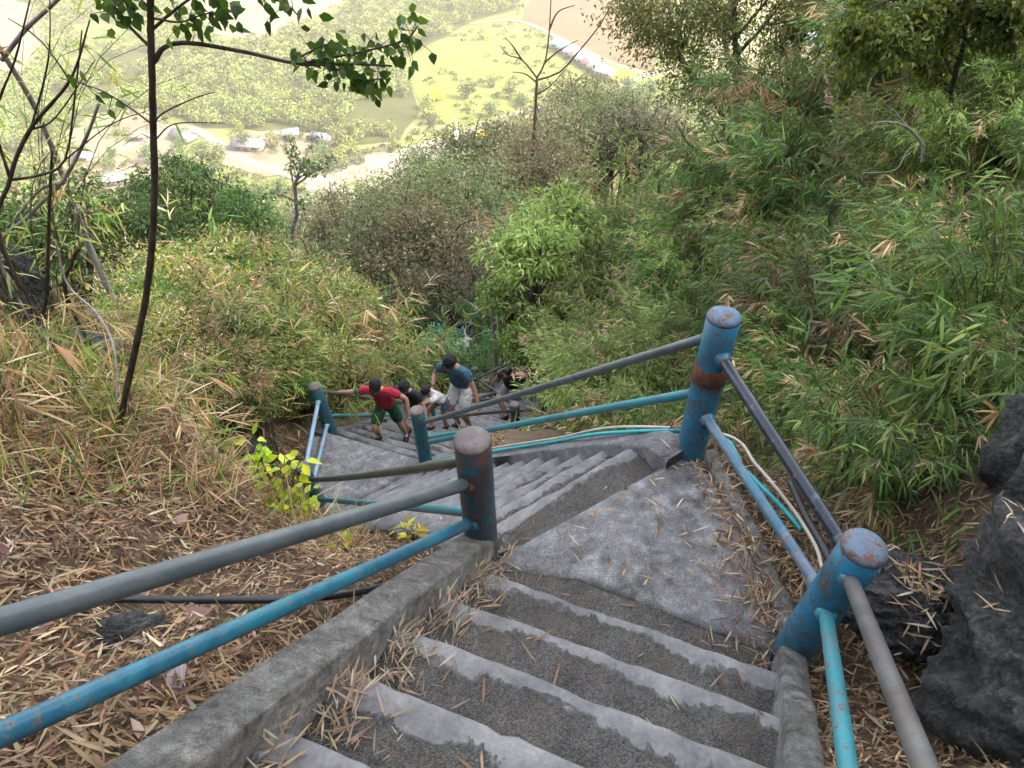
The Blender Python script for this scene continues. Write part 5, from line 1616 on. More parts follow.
def field(name, label, cat, pix, dz, mat, kind='structure'):
    P = vpoly(pix, dz)
    c = P.mean(0)
    m = len(P)
    dense = []
    for a, b in zip(P, np.roll(P, -1, 0)):
        L = np.linalg.norm(b - a); k = max(2, int(L / 8))
        nrm_ = np.array([-(b - a)[1], (b - a)[0], 0]) / (L + 1e-9)
        for i in range(k):
            t = i / k; q = a + (b - a) * t
            dense.append(q + nrm_ * 3.0 * fbm(np.array([q[0] * 0.05]), np.array([q[1] * 0.05]), 3)[0] * min(1, t * 4))
    D = np.array(dense); n = len(D)
    me = bpy.data.meshes.new(name)
    bm = bmesh.new()
    vs = [bm.verts.new(v) for v in D]
    bm.faces.new(vs)
    bmesh.ops.triangulate(bm, faces=bm.faces[:])
    bmesh.ops.recalc_face_normals(bm, faces=bm.faces[:])
    bm.to_mesh(me); bm.free()
    for p_ in me.polygons:
        pass
    me.materials.append(mat)
    o = bpy.data.objects.new(name, me); COL.objects.link(o)
    tag(o, label, cat, kind=kind)
    return P[:, :2]


def mat_field(name, c1, c2, rows=None, scale=0.06):
    m, nt, out = new_mat(name)
    p = pos(nt)
    a = noise(nt, p, scale, 8, 0.65, 0.3); b = noise(nt, p, scale * 9, 6, 0.7)
    f = math_n(nt, 'ADD', math_n(nt, 'MULTIPLY', a, 0.6), math_n(nt, 'MULTIPLY', b, 0.4))
    c = ramp(nt, f, [(0.38, c1), (0.62, c2)])
    if rows:
        ang, period, rc = rows
        mp = nt.nodes.new('ShaderNodeMapping'); mp.vector_type = 'POINT'; mp.inputs['Rotation'].default_value = (0, 0, ang)
        nt.links.new(p, mp.inputs[0])
        wv = nt.nodes.new('ShaderNodeTexWave'); wv.inputs['Scale'].default_value = 0.314 / period * 10 / 10; wv.inputs['Distortion'].default_value = 1.2; wv.inputs['Detail'].default_value = 3
        wv.inputs['Detail Scale'].default_value = 0.5
        nt.links.new(mp.outputs[0], wv.inputs[0])
        k = math_n(nt, 'MULTIPLY', ramp(nt, wv.outputs['Fac'], [(0.6, 0), (0.9, 0.55)]), ramp(nt, b, [(0.35, 0.2), (0.6, 1.0)]))
        c = mixc(nt, k, c, rc)
    principled(nt, out, c, 0.95, None, 0.1)
    return m


TILL = mat_field('tilled_soil', (0.085, 0.052, 0.028), (0.13, 0.083, 0.048), (math.radians(-38), 5.0, (0.10, 0.085, 0.05)))
GRASSF = mat_field('valley_grass', (0.075, 0.10, 0.02), (0.15, 0.155, 0.042), scale=0.05)
YELF = mat_field('yellow_crop', (0.12, 0.14, 0.02), (0.17, 0.175, 0.03), scale=0.05)
BEIGE = mat_field('bare_pale_field', (0.12, 0.095, 0.062), (0.19, 0.152, 0.11))
PALE = mat_field('pale_gravel', (0.11, 0.10, 0.075), (0.22, 0.20, 0.175), scale=0.1)
ROADM = mat_field('dirt_road', (0.12, 0.105, 0.09), (0.18, 0.16, 0.145), scale=0.15)
FIELDS = []
FIELDS.append(field('field', 'tilled brown field with planting rows at the top of the valley view', 'field', [(522, 20), (535, -15), (570, -60), (700, -60), (668, 20), (652, 72), (612, 62), (570, 44)], 0.02, TILL))
FIELDS.append(field('field', 'bright yellow-green crop strip beside the row of sheds', 'field', [(572, 46), (612, 64), (650, 76), (640, 84), (612, 80), (585, 66)], 0.04, YELF))
FIELDS.append(field('lawn_field', 'open grassy field left of the sheds', 'field', [(400, 62), (440, 40), (500, 28), (530, 40), (556, 56), (590, 78), (560, 98), (510, 112), (455, 128), (428, 118)], 0.01, GRASSF))
FIELDS.append(field('field', 'pale bare field behind the leafy branch', 'field', [(178, 2), (230, -30), (350, -25), (338, 8), (290, 26), (262, 44), (215, 34)], 0.03, BEIGE))
FIELDS.append(field('field', 'pale bare field at the left edge of the valley', 'field', [(-60, 40), (-20, -5), (30, 5), (45, 40), (20, 75), (-40, 80)], 0.03, BEIGE))
FIELDS.append(field('field', 'pale clearing with roofs beyond the thin tree trunk', 'field', [(50, 150), (95, 118), (150, 112), (182, 130), (170, 165), (120, 195), (60, 195)], 0.03, BEIGE))
FIELDS.append(field('gravel_field', 'pale dry river gravel in the middle of the valley', 'river bed', [(285, 215), (315, 175), (352, 158), (400, 150), (440, 140), (470, 146), (462, 175), (420, 205), (360, 228), (310, 232)], 0.02, PALE))
FIELDS.append(field('field', 'pale yard around the grey roofs', 'field', [(222, 165), (240, 136), (285, 130), (330, 138), (345, 158), (310, 172), (262, 178)], 0.035, BEIGE))
FIELDS.append(field('field', 'pale open fields behind the spreading tree', 'field', [(700, 60), (720, -20), (900, -40), (960, 40), (900, 110), (780, 120)], 0.02, mat_field('mixed_dry_field', (0.11, 0.12, 0.04), (0.22, 0.185, 0.11), scale=0.03)))

ORCH_SHADE = mat_field('orchard_shade_floor', (0.035, 0.042, 0.014), (0.07, 0.072, 0.026), scale=0.08)  # dark green put in for the shade in the gaps between crowns


def strip(name, label, cat, pix, width, dz, mat):
    P = np.array([onz(a, b, ZV) for a, b in pix]); P[:, 2] = ZV + dz + 0.25
    Q = spline(P, 60)
    T = norm(np.gradient(Q, axis=0)); S = np.stack([-T[:, 1], T[:, 0], np.zeros(len(T))], 1)
    w = width * (1 + 0.25 * fbm(np.arange(len(Q)) * 0.4, np.zeros(len(Q)) + width, 3))[:, None] / 2
    V = np.stack([Q - S * w, Q + S * w], 1).reshape(-1, 3)
    i = np.arange(len(Q) - 1) * 2
    F = np.stack([i, i + 1, i + 3, i + 2], -1)[:, ::-1]
    o = obj_np(name, V, F, mat)
    tag(o, label, cat, kind='structure')
    return Q[:, :2]


ROADS = [strip('road', 'pale dirt road running diagonally across the valley', 'road', [(330, 195), (385, 168), (440, 144), (480, 128), (520, 114), (570, 98), (625, 84), (690, 60), (760, 30), (830, -10)], 3.6, 0.06, ROADM),
         strip('road', 'dirt track passing the grey roofs towards the river gravel', 'road', [(120, 150), (185, 128), (245, 160), (300, 178), (335, 190)], 5, 0.05, ROADM),
         strip('road', 'field track along the edge of the tilled soil', 'road', [(470, 24), (520, 22), (572, 45), (612, 63), (650, 76)], 3, 0.07, ROADM)]


# ---- houses and sheds of the valley
def house(name, label, cat, px, py, w, d, h, ang, roofcol, wallcol, group=None, rise=None, lean_to=False):
    q = onz(px, py, ZV)
    wallcol = tuple(v * 0.45 for v in wallcol); roofcol = tuple(v * 0.8 for v in roofcol)
    if cat == 'building': w, d, h = w * .82, d * .85, h * .75
    root = thing(name, label, cat, (q[0], q[1], ZV + 0.3), group)
    a = math.radians(ang); X = np.array([math.cos(a), math.sin(a), 0]); Y = np.array([-math.sin(a), math.cos(a), 0])
    c = np.array([q[0], q[1], ZV + 0.3])
    mb = MB(); mb.box(c + [0, 0, h / 2], (w, d, h), X, Y)
    # gables
    rise = rise or d * 0.28
    for s in (-1, 1):
        b = c + X * s * (w / 2 - 0.02) + [0, 0, h]
        mb.add([b - Y * d / 2, b + Y * d / 2, b + [0, 0, rise]], [np.array([[0, 1, 2]])])
    mb.build('wall', mat_plain(name + '_wall', wallcol, 0.9, 2, 0.15), root)
    rm = mat_plain(name + '_roof', roofcol, 0.7, 1.5, 0.2)
    mb = MB(); ov = 0.6
    sl = math.atan2(rise, d / 2); Ls = (d / 2 + ov) / math.cos(sl)
    for s in (-1, 1):
        n_ = Y * s * math.cos(sl) - np.array([0, 0, 1]) * math.sin(sl)
        mid = c + [0, 0, h + rise + 0.08] + n_ * Ls / 2
        mb.box(mid, (w + 2 * ov, Ls, 0.14), X, n_, np.cross(X, n_))
    mb.build('roof', rm, root)
    mb = MB()
    dm = mat_plain(name + '_opening', (0.05, 0.045, 0.04), 0.6, 2, 0.2)
    for k in (-1, 1):
        wb = MB(); wb.box(c + X * k * w * 0.28 - Y * (d / 2 + 0.03) + [0, 0, h * 0.55], (w * 0.14, 0.08, h * 0.35), X, Y); wb.build('window', dm, root)
    wb = MB(); wb.box(c - Y * (d / 2 + 0.03) + [0, 0, h * 0.36], (w * 0.12, 0.08, h * 0.7), X, Y); wb.build('door', dm, root)
    return root


house('farm_house', 'long grey-roofed building in the pale yard left of the slender tree', 'building', 250, 149, 15, 8, 3.2, -8, (0.22, 0.20, 0.20), (0.45, 0.43, 0.40))
house('farm_house', 'small pale-roofed house right of the long grey roof', 'building', 291, 138, 8, 6, 3.0, 12, (0.25, 0.24, 0.23), (0.45, 0.43, 0.40))
house('farm_house', 'grey-roofed house just right of the thin tree trunk', 'building', 185, 140, 12, 7, 3.2, -28, (0.18, 0.17, 0.18), (0.42, 0.40, 0.38))
house('farm_house', 'white-roofed building low at the left beside the leaning bare trunk', 'building', 116, 184, 9, 6, 3.2, 20, (0.34, 0.34, 0.35), (0.25, 0.24, 0.22))
house('farm_house', 'small pale house behind the bamboo twigs near the white-roofed building', 'building', 86, 160, 8, 6, 3.0, -12, (0.24, 0.22, 0.21), (0.48, 0.45, 0.42))
house('farm_house', 'brown-roofed hut in the pale clearing', 'building', 140, 140, 7, 5, 2.8, 5, (0.30, 0.22, 0.18), (0.40, 0.36, 0.32))
house('farm_house', 'grey roof by the trees at the far side of the river gravel', 'building', 322, 142, 9, 6, 3, -20, (0.24, 0.22, 0.23), (0.44, 0.40, 0.38))
house('farm_house', 'white-roofed house behind the spreading tree', 'building', 838, 72, 16, 9, 4, 20, (0.36, 0.36, 0.38), (0.55, 0.53, 0.5))
house('farm_house', 'blue-grey roofed house behind the spreading tree', 'building', 806, 44, 14, 9, 4, 12, (0.30, 0.38, 0.45), (0.5, 0.5, 0.48))
shc = [((0.62, 0.64, 0.68), 'white-roofed shed at the upper end of the shed row'), ((0.30, 0.48, 0.62), 'light blue roofed shed, second in the shed row'), ((0.55, 0.52, 0.50), 'pale grey shed, third in the shed row'),
       ((0.42, 0.30, 0.27), 'brown-roofed shed in the middle of the shed row'), ((0.50, 0.47, 0.45), 'grey shed below the brown-roofed shed'), ((0.55, 0.20, 0.24), 'pink-red roofed shed in the shed row'), ((0.48, 0.40, 0.37), 'tan-roofed shed beside the pink-red one'), ((0.62, 0.60, 0.60), 'white shed at the road end of the shed row')]
for i, (cc, lab) in enumerate(shc):
    house('shed', lab, 'shed', 561 + i * 6.2, 49 + i * 3.9, 8.5, 6.5, 2.8, -48 + 4 * (i % 3), cc, (0.5, 0.47, 0.45), 'row of valley sheds')

# white pillar beside the road
q = onz(457, 144, ZV); root = thing('pillar_monument', 'tall white pillar with an orange top beside the valley road', 'pillar', (q[0], q[1], ZV + .3))
b0 = np.array([q[0], q[1], ZV + 0.3]); mb = MB()
mb.tube(np.array([b0, b0 + [0, 0, .6], b0 + [0, 0, .62], b0 + [0, 0, 7]]), [1.6, 1.6, 0.9, 0.75], 8); mb.build('pillar', mat_plain('white_render', (0.72, 0.71, 0.69), 0.8, 1, .1), root)
mb = MB(); mb.tube(np.array([b0 + [0, 0, 7], b0 + [0, 0, 7.4], b0 + [0, 0, 11]]), [0.95, 0.95, 0.1], 8); mb.build('spire', mat_plain('orange_tile', (0.5, 0.24, 0.08), 0.7, 1, .2), root)


# ---- valley trees
def crown_tree(name, label, pal, n=230, leaf=0.85, r=2.4, h=5.2, th=1.6, flat=0.8, trunk=True):
    root = thing(name, label, 'tree')
    lv = Leaves(); mb = MB()
    mb.tube(np.array([[0, 0, -0.3], [0.05, 0, th], [0, 0.1, h * 0.7]]), [0.22, 0.16, 0.08], 6)
    k = 11
    cs = rand_unit(k) * rng.uniform(0.35, 0.75, (k, 1)) * r * [1, 1, flat] + [0, 0, h - r * flat]
    for c in cs:
        m = n // k
        q = rand_unit(m); P = c + q * r * 0.45 * rng.uniform(0.6, 1.1, (m, 1))
        lv.add(P, norm(q + rng.normal(0, .5, (m, 3)) + [0, 0, -.2]), norm(rng.normal(0, .5, (m, 3)) + [0, 0, 1]), leaf * rng.uniform(.6, 1.3, m), leaf * 0.6, pick(pal, m, .22), 'kite', .2, .2)
    lv.build('crown', M['leaf_far'], root, local=True); mb.build('trunk', M['bark_grey'], root, local=True)
    return Kind(root)


M['leaf_far'] = mat_leaf('valley_leaf', 0.3, 0.6, 0.2)
OR = [(0.14, 0.165, 0.045), (0.19, 0.20, 0.06), (0.075, 0.105, 0.03)]
orch = [crown_tree('orchard_tree', 'round-crowned tree in the planted rows covering the valley floor', OR, 170, 1.1, 2.8, 6.6, 1.8, 1.0) for _ in range(3)]
wild = [crown_tree('valley_tree', 'leafy tree in the loose woods around the fields of the valley', p, 260, 0.95, 3.2, 7, 2.0, 0.9) for p in ([(0.05, 0.08, 0.022), (0.07, 0.10, 0.03)], [(0.12, 0.14, 0.03), (0.15, 0.15, 0.04)], [(0.09, 0.115, 0.035), (0.12, 0.13, 0.05)])]
ORCH_PIX = [[(-40, 118), (-10, 84), (50, 78), (95, 55), (180, 36), (262, 46), (340, 12), (400, -35), (540, -35), (515, 10), (470, 22), (440, 42), (402, 62), (420, 112), (400, 140), (350, 146), (300, 134), (240, 128), (200, 128), (150, 108), (90, 114), (40, 150), (-40, 160)], [(-60, -40), (170, -40), (175, 0), (205, 34), (95, 52), (48, 72), (45, 35), (25, 0), (-20, -8)]]
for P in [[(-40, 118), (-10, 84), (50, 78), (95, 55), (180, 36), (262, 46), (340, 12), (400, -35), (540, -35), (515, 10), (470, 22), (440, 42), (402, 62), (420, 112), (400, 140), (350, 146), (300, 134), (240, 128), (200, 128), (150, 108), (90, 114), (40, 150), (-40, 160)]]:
    field('field', 'green ground under the planted rows, coloured dark for the shade between trees', 'field', P, 0.0, ORCH_SHADE)
orch_polys = [np.array([onz(a, b, ZV)[:2] for a, b in P]) for P in ORCH_PIX]


def inpoly(x, y, poly): return seg_dist(x, y, poly) < 0


gx, gy = np.meshgrid(np.arange(-520, 160, 7.0), np.arange(170, 760, 7.0))
ca, sa = math.cos(math.radians(-24)), math.sin(math.radians(-24))
gx2 = gx * ca - gy * sa * 0.35; gy2 = gx * sa * 0.5 + gy * ca
x, y = gx2.ravel(), gy2.ravel()
x = x + rng.normal(0, .5, len(x)); y = y + rng.normal(0, .5, len(y))
k = np.zeros(len(x), bool)
for p in orch_polys: k |= inpoly(x, y, p)
for f in FIELDS: k &= ~(seg_dist(x, y, f) < 1.5)
k &= fbm(x * 0.02, y * 0.02, 3) > -0.32
px, py, pz = proj(np.stack([x, y, np.full(len(x), ZV + 2)], 1))
k &= (px > -30) & (px < 1060) & (py > -25)
x, y, pz = x[k], y[k], pz[k]
o_ = np.argsort(pz); x, y = x[o_], y[o_]
NI = 260
for i in range(min(NI, len(x))):
    orch[rng.integers(3)].place((x[i], y[i], ZV), rng.uniform(0, 6), rng.uniform(.85, 1.2), 'round-crowned tree in the nearest planted rows of the valley floor', 'orchard trees of the valley')
lv = Leaves()
me0 = [np.array([v.co[:] for v in kd.root.children[0].data.vertices]) for kd in orch]
for i in range(NI, len(x)):
    m = 90; r = rng.uniform(2.3, 3.3)
    q = rand_unit(m); q[:, 2] = abs(q[:, 2]) * 0.9 - 0.15
    P = np.array([x[i], y[i], ZV + 3.6]) + q * r * rng.uniform(.6, 1.05, (m, 1)) * [1, 1, 1.1]
    c = pick(OR, m, .18) * np.exp(rng.normal(0, .3))
    lv.add(P, norm(q + rng.normal(0, .5, (m, 3))), norm(rng.normal(0, .5, (m, 3)) + [0, 0, 1]), 1.25 * rng.uniform(.7, 1.3, m), 0.9, c, 'kite', .2, .2)
if lv.n:
    o = lv.build('orchard_woods', M['leaf_far']); tag(o, 'far planted rows of trees filling the upper left of the valley', 'orchard', kind='stuff')

# loose trees by the roads, gravel and in the grass
n = 4200
pxs = rng.uniform(-20, 900, n); pys = rng.uniform(-20, 250, n)
Pw = np.array([onz(a, b, ZV) for a, b in zip(pxs, pys)])
x, y = Pw[:, 0], Pw[:, 1]
k = y > 165
for p in orch_polys: k &= ~(seg_dist(x, y, p) < 2)
for i, f in enumerate(FIELDS):
    dd = seg_dist(x, y, f)
    if i == 2: k &= (dd > 0) | (fbm(x * .03 + 9, y * .03, 3) > -0.02)
    elif i in (5, 7): k &= (dd > 1) | (fbm(x * .06 + 4, y * .06 + 1, 3) > 0.02)
    elif i == 6: k &= (dd > -2) | (fbm(x * .06 + 2, y * .06 + 7, 3) > 0.06)
    else: k &= dd > 2.5
for r_ in ROADS:
    d = np.min(np.hypot(x[:, None] - r_[None, :, 0], y[:, None] - r_[None, :, 1]), 1); k &= d > 6
x, y = x[k], y[k]
acc = []
for a, b in zip(x, y):
    if len(acc) >= 330: break
    if any((a - c) ** 2 + (b - d) ** 2 < 20 for c, d in acc): continue
    acc.append((a, b))
acc.sort(key=lambda q: q[0] ** 2 + q[1] ** 2)
for a, b in acc[:290]:
    wild[rng.integers(3)].place((a, b, ZV), rng.uniform(0, 6), rng.uniform(.6, 1.25) * (1, 1, rng.uniform(.8, 1.2))[0], 'leafy tree in the loose woods around the fields of the valley', 'loose trees of the valley')
lv = Leaves()
cnt = 0
sel = rng.permutation(len(x))[:2600]
for a, b in zip(x[sel], y[sel]):
    m = 34; r = rng.uniform(0.8, 2.2)
    q = rand_unit(m); q[:, 2] = abs(q[:, 2]) * rng.uniform(.6, 1.1)
    P = np.array([a, b, ZV + 0.3]) + q * r * rng.uniform(.5, 1.05, (m, 1))
    c = pick([(0.10, 0.12, 0.025), (0.07, 0.09, 0.025), (0.14, 0.125, 0.055), (0.05, 0.07, 0.02)], m, .15) * np.exp(rng.normal(0, .3))
    lv.add(P, norm(q + rng.normal(0, .5, (m, 3))), norm(rng.normal(0, .5, (m, 3)) + [0, 0, 1]), 0.9 * rng.uniform(.7, 1.3, m), 0.6, c, 'kite', .2, .2)
o = lv.build('valley_undergrowth', M['leaf_far']); tag(o, 'low scrub and brush dotted over the open ground of the valley', 'undergrowth', kind='stuff')
yb = crown_tree('flowering_tree', 'small tree in bright yellow flower seen beyond the bare tree', [(0.62, 0.42, 0.02), (0.7, 0.5, 0.04)], 240, 0.9, 2.4, 4.4, 1.0, 0.7)
for px_, py_, sc, lab in ((535, 126, 1.0, 'small tree in bright yellow flower just behind the bare tree trunk'), (545, 150, 1.0, 'yellow-flowering tree lower right of the bare tree trunk'), (481, 138, 0.9, 'orange-yellow tree beside the dirt road left of the bare tree'), (437, 98, 1.1, 'yellow-orange tree at the edge of the planted rows')):
    q = onz(px_, py_ + 3, ZV); yb.place((q[0], q[1], ZV), 0, (1.3 * sc, 1.3 * sc, sc), lab)

# air of the valley
hz_mb = MB()
m, nt, out = new_mat('valley_haze')
pv = nt.nodes.new('ShaderNodeVolumePrincipled')
pv.inputs['Color'].default_value = (1.0, 0.94, 0.82, 1); pv.inputs['Density'].default_value = HAZE if 'HAZE' in globals() else 0.0004
pv.inputs['Anisotropy'].default_value = 0.2
nt.links.new(pv.outputs[0], out.inputs['Volume'])
hz_mb.box((0, 1250, -35), (5600, 2900, 186))
hzo = hz_mb.build('haze', m)
tag(hzo, 'pale warm haze hanging in the valley air', 'haze', kind='stuff')
# ------------------------------------------------------------------ people on the third flight
def f3_z(x, y):
    s = (x - F3['p'][0]) * D1[0] + (y - F3['p'][1]) * D1[1]
    k = math.ceil(s / 0.27 - 1e-6)
    k = max(0, k)
    return F3['z'] - F3['rise'] * k if s > 0 else Z_L2 + 0.02


def skin_mesh(name, joints, edges, radii, mat, parent, subdiv=2, root=0):
    me = bpy.data.meshes.new(name)
    bm = bmesh.new()
    vs = [bm.verts.new(j) for j in joints]
    for a, b in edges: bm.edges.new((vs[a], vs[b]))
    bm.to_mesh(me); bm.free()
    o = bpy.data.objects.new(name, me); COL.objects.link(o)
    md = o.modifiers.new('s', 'SKIN'); md.use_smooth_shade = True
    for i, d in enumerate(me.skin_vertices[0].data):
        r = radii[i]; d.radius = (r, r) if np.isscalar(r) else r
        d.use_root = (i == root)
    sb = o.modifiers.new('d', 'SUBSURF'); sb.levels = subdiv; sb.render_levels = subdiv
    dg = bpy.context.evaluated_depsgraph_get(); dg.update()
    ev = o.evaluated_get(dg)
    m2 = bpy.data.meshes.new_from_object(ev, depsgraph=dg)
    V = np.array([v.co[:] for v in m2.vertices]); polys = [tuple(p.vertices) for p in m2.polygons]
    bpy.data.objects.remove(o); bpy.data.meshes.remove(m2)
    f3 = np.array([p for p in polys if len(p) == 3]).reshape(-1, 3); f4 = np.array([p for p in polys if len(p) == 4]).reshape(-1, 4)
    return V, [f4, f3]


def ik(a, c, l1, l2, pole):
    a, c, pole = (np.asarray(v, float) for v in (a, c, pole))
    d = np.linalg.norm(c - a); d2 = min(d, (l1 + l2) * 0.995)
    c = a + norm(c - a) * d2
    x = (l1 * l1 - l2 * l2 + d2 * d2) / (2 * d2)
    hgt = math.sqrt(max(0, l1 * l1 - x * x))
    u = norm(c - a); p = norm(pole - u * (pole @ u))
    return a + u * x + p * hgt, c


SKIN = mat_plain('skin', (0.36, 0.20, 0.135), 0.55, 40, 0.08, 0.35, 0.001)
HAIR = mat_plain('black_hair', (0.012, 0.010, 0.010), 0.45, 80, 0.4, 0.4)
BLACKC = mat_plain('black_cloth', (0.016, 0.016, 0.019), 0.85, 40, 0.3)
REDC = mat_plain('red_cloth', (0.36, 0.02, 0.045), 0.85, 40, 0.18)
GREENC = mat_plain('dark_green_cloth', (0.010, 0.065, 0.032), 0.85, 40, 0.25)
BLUEGC = mat_plain('blue_grey_cloth', (0.045, 0.105, 0.15), 0.85, 40, 0.18)
WHITEC = mat_plain('white_cloth', (0.62, 0.63, 0.64), 0.85, 40, 0.1)
GREYC = mat_plain('grey_cloth', (0.22, 0.22, 0.23), 0.85, 40, 0.2)
DENIM = mat_plain('denim_cloth', (0.12, 0.16, 0.21), 0.85, 40, 0.3)
SHOE = mat_plain('black_shoe', (0.012, 0.012, 0.014), 0.6, 40, 0.3)
LIGHTC = mat_plain('light_print', (0.6, 0.6, 0.6), 0.8, 40, 0.1)
EYE = mat_plain('eye', (0.02, 0.015, 0.012), 0.2, 40, 0.1)
LIP = mat_plain('lip', (0.26, 0.10, 0.085), 0.5, 40, 0.1)


def person(label, H, foot_l, foot_r, hip, chest_lean, face, hands, shirt, shorts, cap=True, hair='short', poles=None, head_pitch=0.5, wide=1.0, shoes=SHOE, short_len=0.95, logo=None, sleeve=0.62, group='hikers climbing the stairs'):
    """face: 2D facing; chest_lean: vector from hip to neck (unit, scaled by 0.29H); hands: dict side->target"""
    f = norm(np.array([face[0], face[1], 0.0])); l = np.array([-f[1], f[0], 0.0])
    base = np.array([(foot_l[0] + foot_r[0]) / 2, (foot_l[1] + foot_r[1]) / 2, min(foot_l[2], foot_r[2])])
    root = thing('person', label, 'person', base, group)
    up = norm(np.array(chest_lean, float))
    hip = np.array(hip, float)
    neck = hip + up * 0.30 * H
    waist = hip + up * 0.09 * H; chest = hip + up * 0.21 * H
    fl = norm(f - up * (f @ up))
    hd = norm(up * 0.75 + np.array([0, 0, 0.45]) + f * (0.15 + 0.2 * head_pitch))
    head = neck + hd * 0.105 * H
    hf = norm(f * math.cos(head_pitch) + np.array([0, 0, -1]) * math.sin(head_pitch))
    hu = norm(np.cross(hf, np.cross(np.array([0, 0, 1.0]), hf)))
    if hu[2] < 0: hu = -hu
    hl = np.cross(hu, hf)
    J = [hip, waist, chest, neck, neck + hd * 0.045 * H]; R = [(0.088 * H * wide, 0.066 * H), (0.078 * H * wide, 0.06 * H), (0.092 * H * wide, 0.066 * H), (0.034 * H, 0.034 * H), (0.030 * H, 0.030 * H)]
    E = [(0, 1), (1, 2), (2, 3), (3, 4)]
    limb = {}
    for s, nm, ft in ((1, 'l', foot_l), (-1, 'r', foot_r)):
        hj = hip + l * s * 0.052 * H - up * 0.03 * H
        ank = np.array(ft, float) + np.array([0, 0, 0.045 * H])
        kn, ank = ik(hj, ank, 0.245 * H, 0.235 * H, f + 0.1 * l * s)
        toe = ank + f * 0.085 * H + l * s * 0.012 * H - np.array([0, 0, 0.03 * H])
        i = len(J); J += [hj, (hj + kn) / 2, kn, kn * .6 + ank * .4, ank, toe]; R += [0.062 * H, 0.056 * H, 0.037 * H, 0.037 * H, 0.023 * H, 0.018 * H]
        E += [(0, i), (i, i + 1), (i + 1, i + 2), (i + 2, i + 3), (i + 3, i + 4), (i + 4, i + 5)]
        limb['leg' + nm] = (hj, kn, ank, toe)
        sj = chest + up * 0.058 * H + l * s * 0.105 * H * wide
        ha = np.array(hands[nm], float)
        pole = poles[nm] if poles and nm in poles else (-f * 0.6 + l * s * 0.6 - np.array([0, 0, .3]))
        el, wr_ = ik(sj, ha, 0.165 * H, 0.15 * H, pole)
        hd_ = norm(wr_ - el)
        palm = wr_ + hd_ * 0.035 * H
        i = len(J); J += [chest + up * 0.055 * H + l * s * 0.06 * H, sj, (sj + el) / 2, el, (el + wr_) / 2, wr_, palm]; R += [0.045 * H, 0.038 * H, 0.031 * H, 0.025 * H, 0.024 * H, 0.017 * H, (0.022 * H, 0.014 * H)]
        E += [(2, i)] + [(i + k, i + k + 1) for k in range(6)]
        limb['arm' + nm] = (sj, el, wr_, palm, hd_)
    V, F = skin_mesh('body', J, E, R, SKIN, root)
    mb = MB(); mb.add(V, F)
    # head, nose, ears, hands with five fingers: same continuous skin
    r = 0.052 * H
    mb.ellipsoid(head, (r * 1.12, r * 0.92, r * 1.32), 20, 14, X=hf, Y=hl, Z=hu)
    mb.ellipsoid(head + hf * r * .35 - hu * r * .55, (r * .75, r * .62, r * .72), 14, 10, X=hf, Y=hl, Z=hu)
    mb.ellipsoid(head + hf * r * 1.14 - hu * r * .22, (r * .20, r * .15, r * .30), 8, 6, X=hf, Y=hl, Z=hu)
    for s in (-1, 1): mb.ellipsoid(head + hl * s * r * .94 - hu * r * .12 - hf * r * .05, (r * .2, r * .1, r * .32), 8, 6, X=hf, Y=hl, Z=hu)
    for nm, s in (('l', 1), ('r', -1)):
        sj, el, wr_, palm, hd_ = limb['arm' + nm]
        side = norm(np.cross(hd_, np.array([0, 0, 1.0])) + 1e-6); dn = np.cross(hd_, side)
        if dn[2] > 0: dn = -dn
        for q, (o_, ln) in enumerate(((-1.4, .85), (-.5, 1.0), (.45, .95), (1.35, .75))):
            b0 = palm + side * o_ * 0.0085 * H + hd_ * 0.008 * H
            p1 = b0 + hd_ * 0.022 * H * ln; p2 = p1 + (hd_ * 0.5 + dn * 0.8) * 0.018 * H * ln; p3_ = p2 + (dn * 0.9 - hd_ * 0.3) * 0.013 * H * ln
            mb.tube(np.array([b0, p1, p2, p3_]), [0.0056 * H, 0.0052 * H, 0.0046 * H, 0.0036 * H], 7)
        b0 = palm - side * s * 0.018 * H - hd_ * 0.012 * H
        mb.tube(np.array([b0, b0 - side * s * 0.014 * H + hd_ * 0.012 * H + dn * .006 * H, b0 - side * s * 0.012 * H + hd_ * 0.03 * H + dn * .014 * H]), [0.0065 * H, 0.0058 * H, 0.0042 * H], 7)
    mb.build('body', SKIN, root, smooth=True)
    mbe = MB()
    for s in (-1, 1): mbe.ellipsoid(head + hf * r * .98 + hl * s * r * .38 + hu * r * .05, (r * .12, r * .17, r * .09), 8, 6, X=hf, Y=hl, Z=hu)
    mbe.build('eyes', EYE, root, smooth=True)
    mbe = MB(); mbe.ellipsoid(head + hf * r * 1.0 - hu * r * .72, (r * .12, r * .3, r * .08), 8, 6, X=hf, Y=hl, Z=hu); mbe.build('mouth', LIP, root, smooth=True)
    # hair and cap
    hb = MB(); hb.ellipsoid(head - hf * r * .12 + hu * r * .16, (r * 1.14, r * 1.02, r * 1.26), 16, 10, X=hf, Y=hl, Z=hu, lump=0.01)
    if hair == 'ponytail':
        p0 = head - hf * r * 1.0 + hu * r * .3
        Pq = spline([p0, p0 - hf * r * .7 + hu * r * .1, p0 - hf * r * 1.2 - hu * r * .7, p0 - hf * r * 1.2 - hu * r * 1.6], 12)
        hb.tube(Pq, np.linspace(r * .28, r * .1, len(Pq)) * (1 + .2 * np.sin(np.linspace(0, 5, len(Pq)))), 9)
    elif hair == 'short':
        pass
    # face opening: keep the hair behind the face
    hb.build('hair', HAIR, root, smooth=True) if hair != 'none' else None
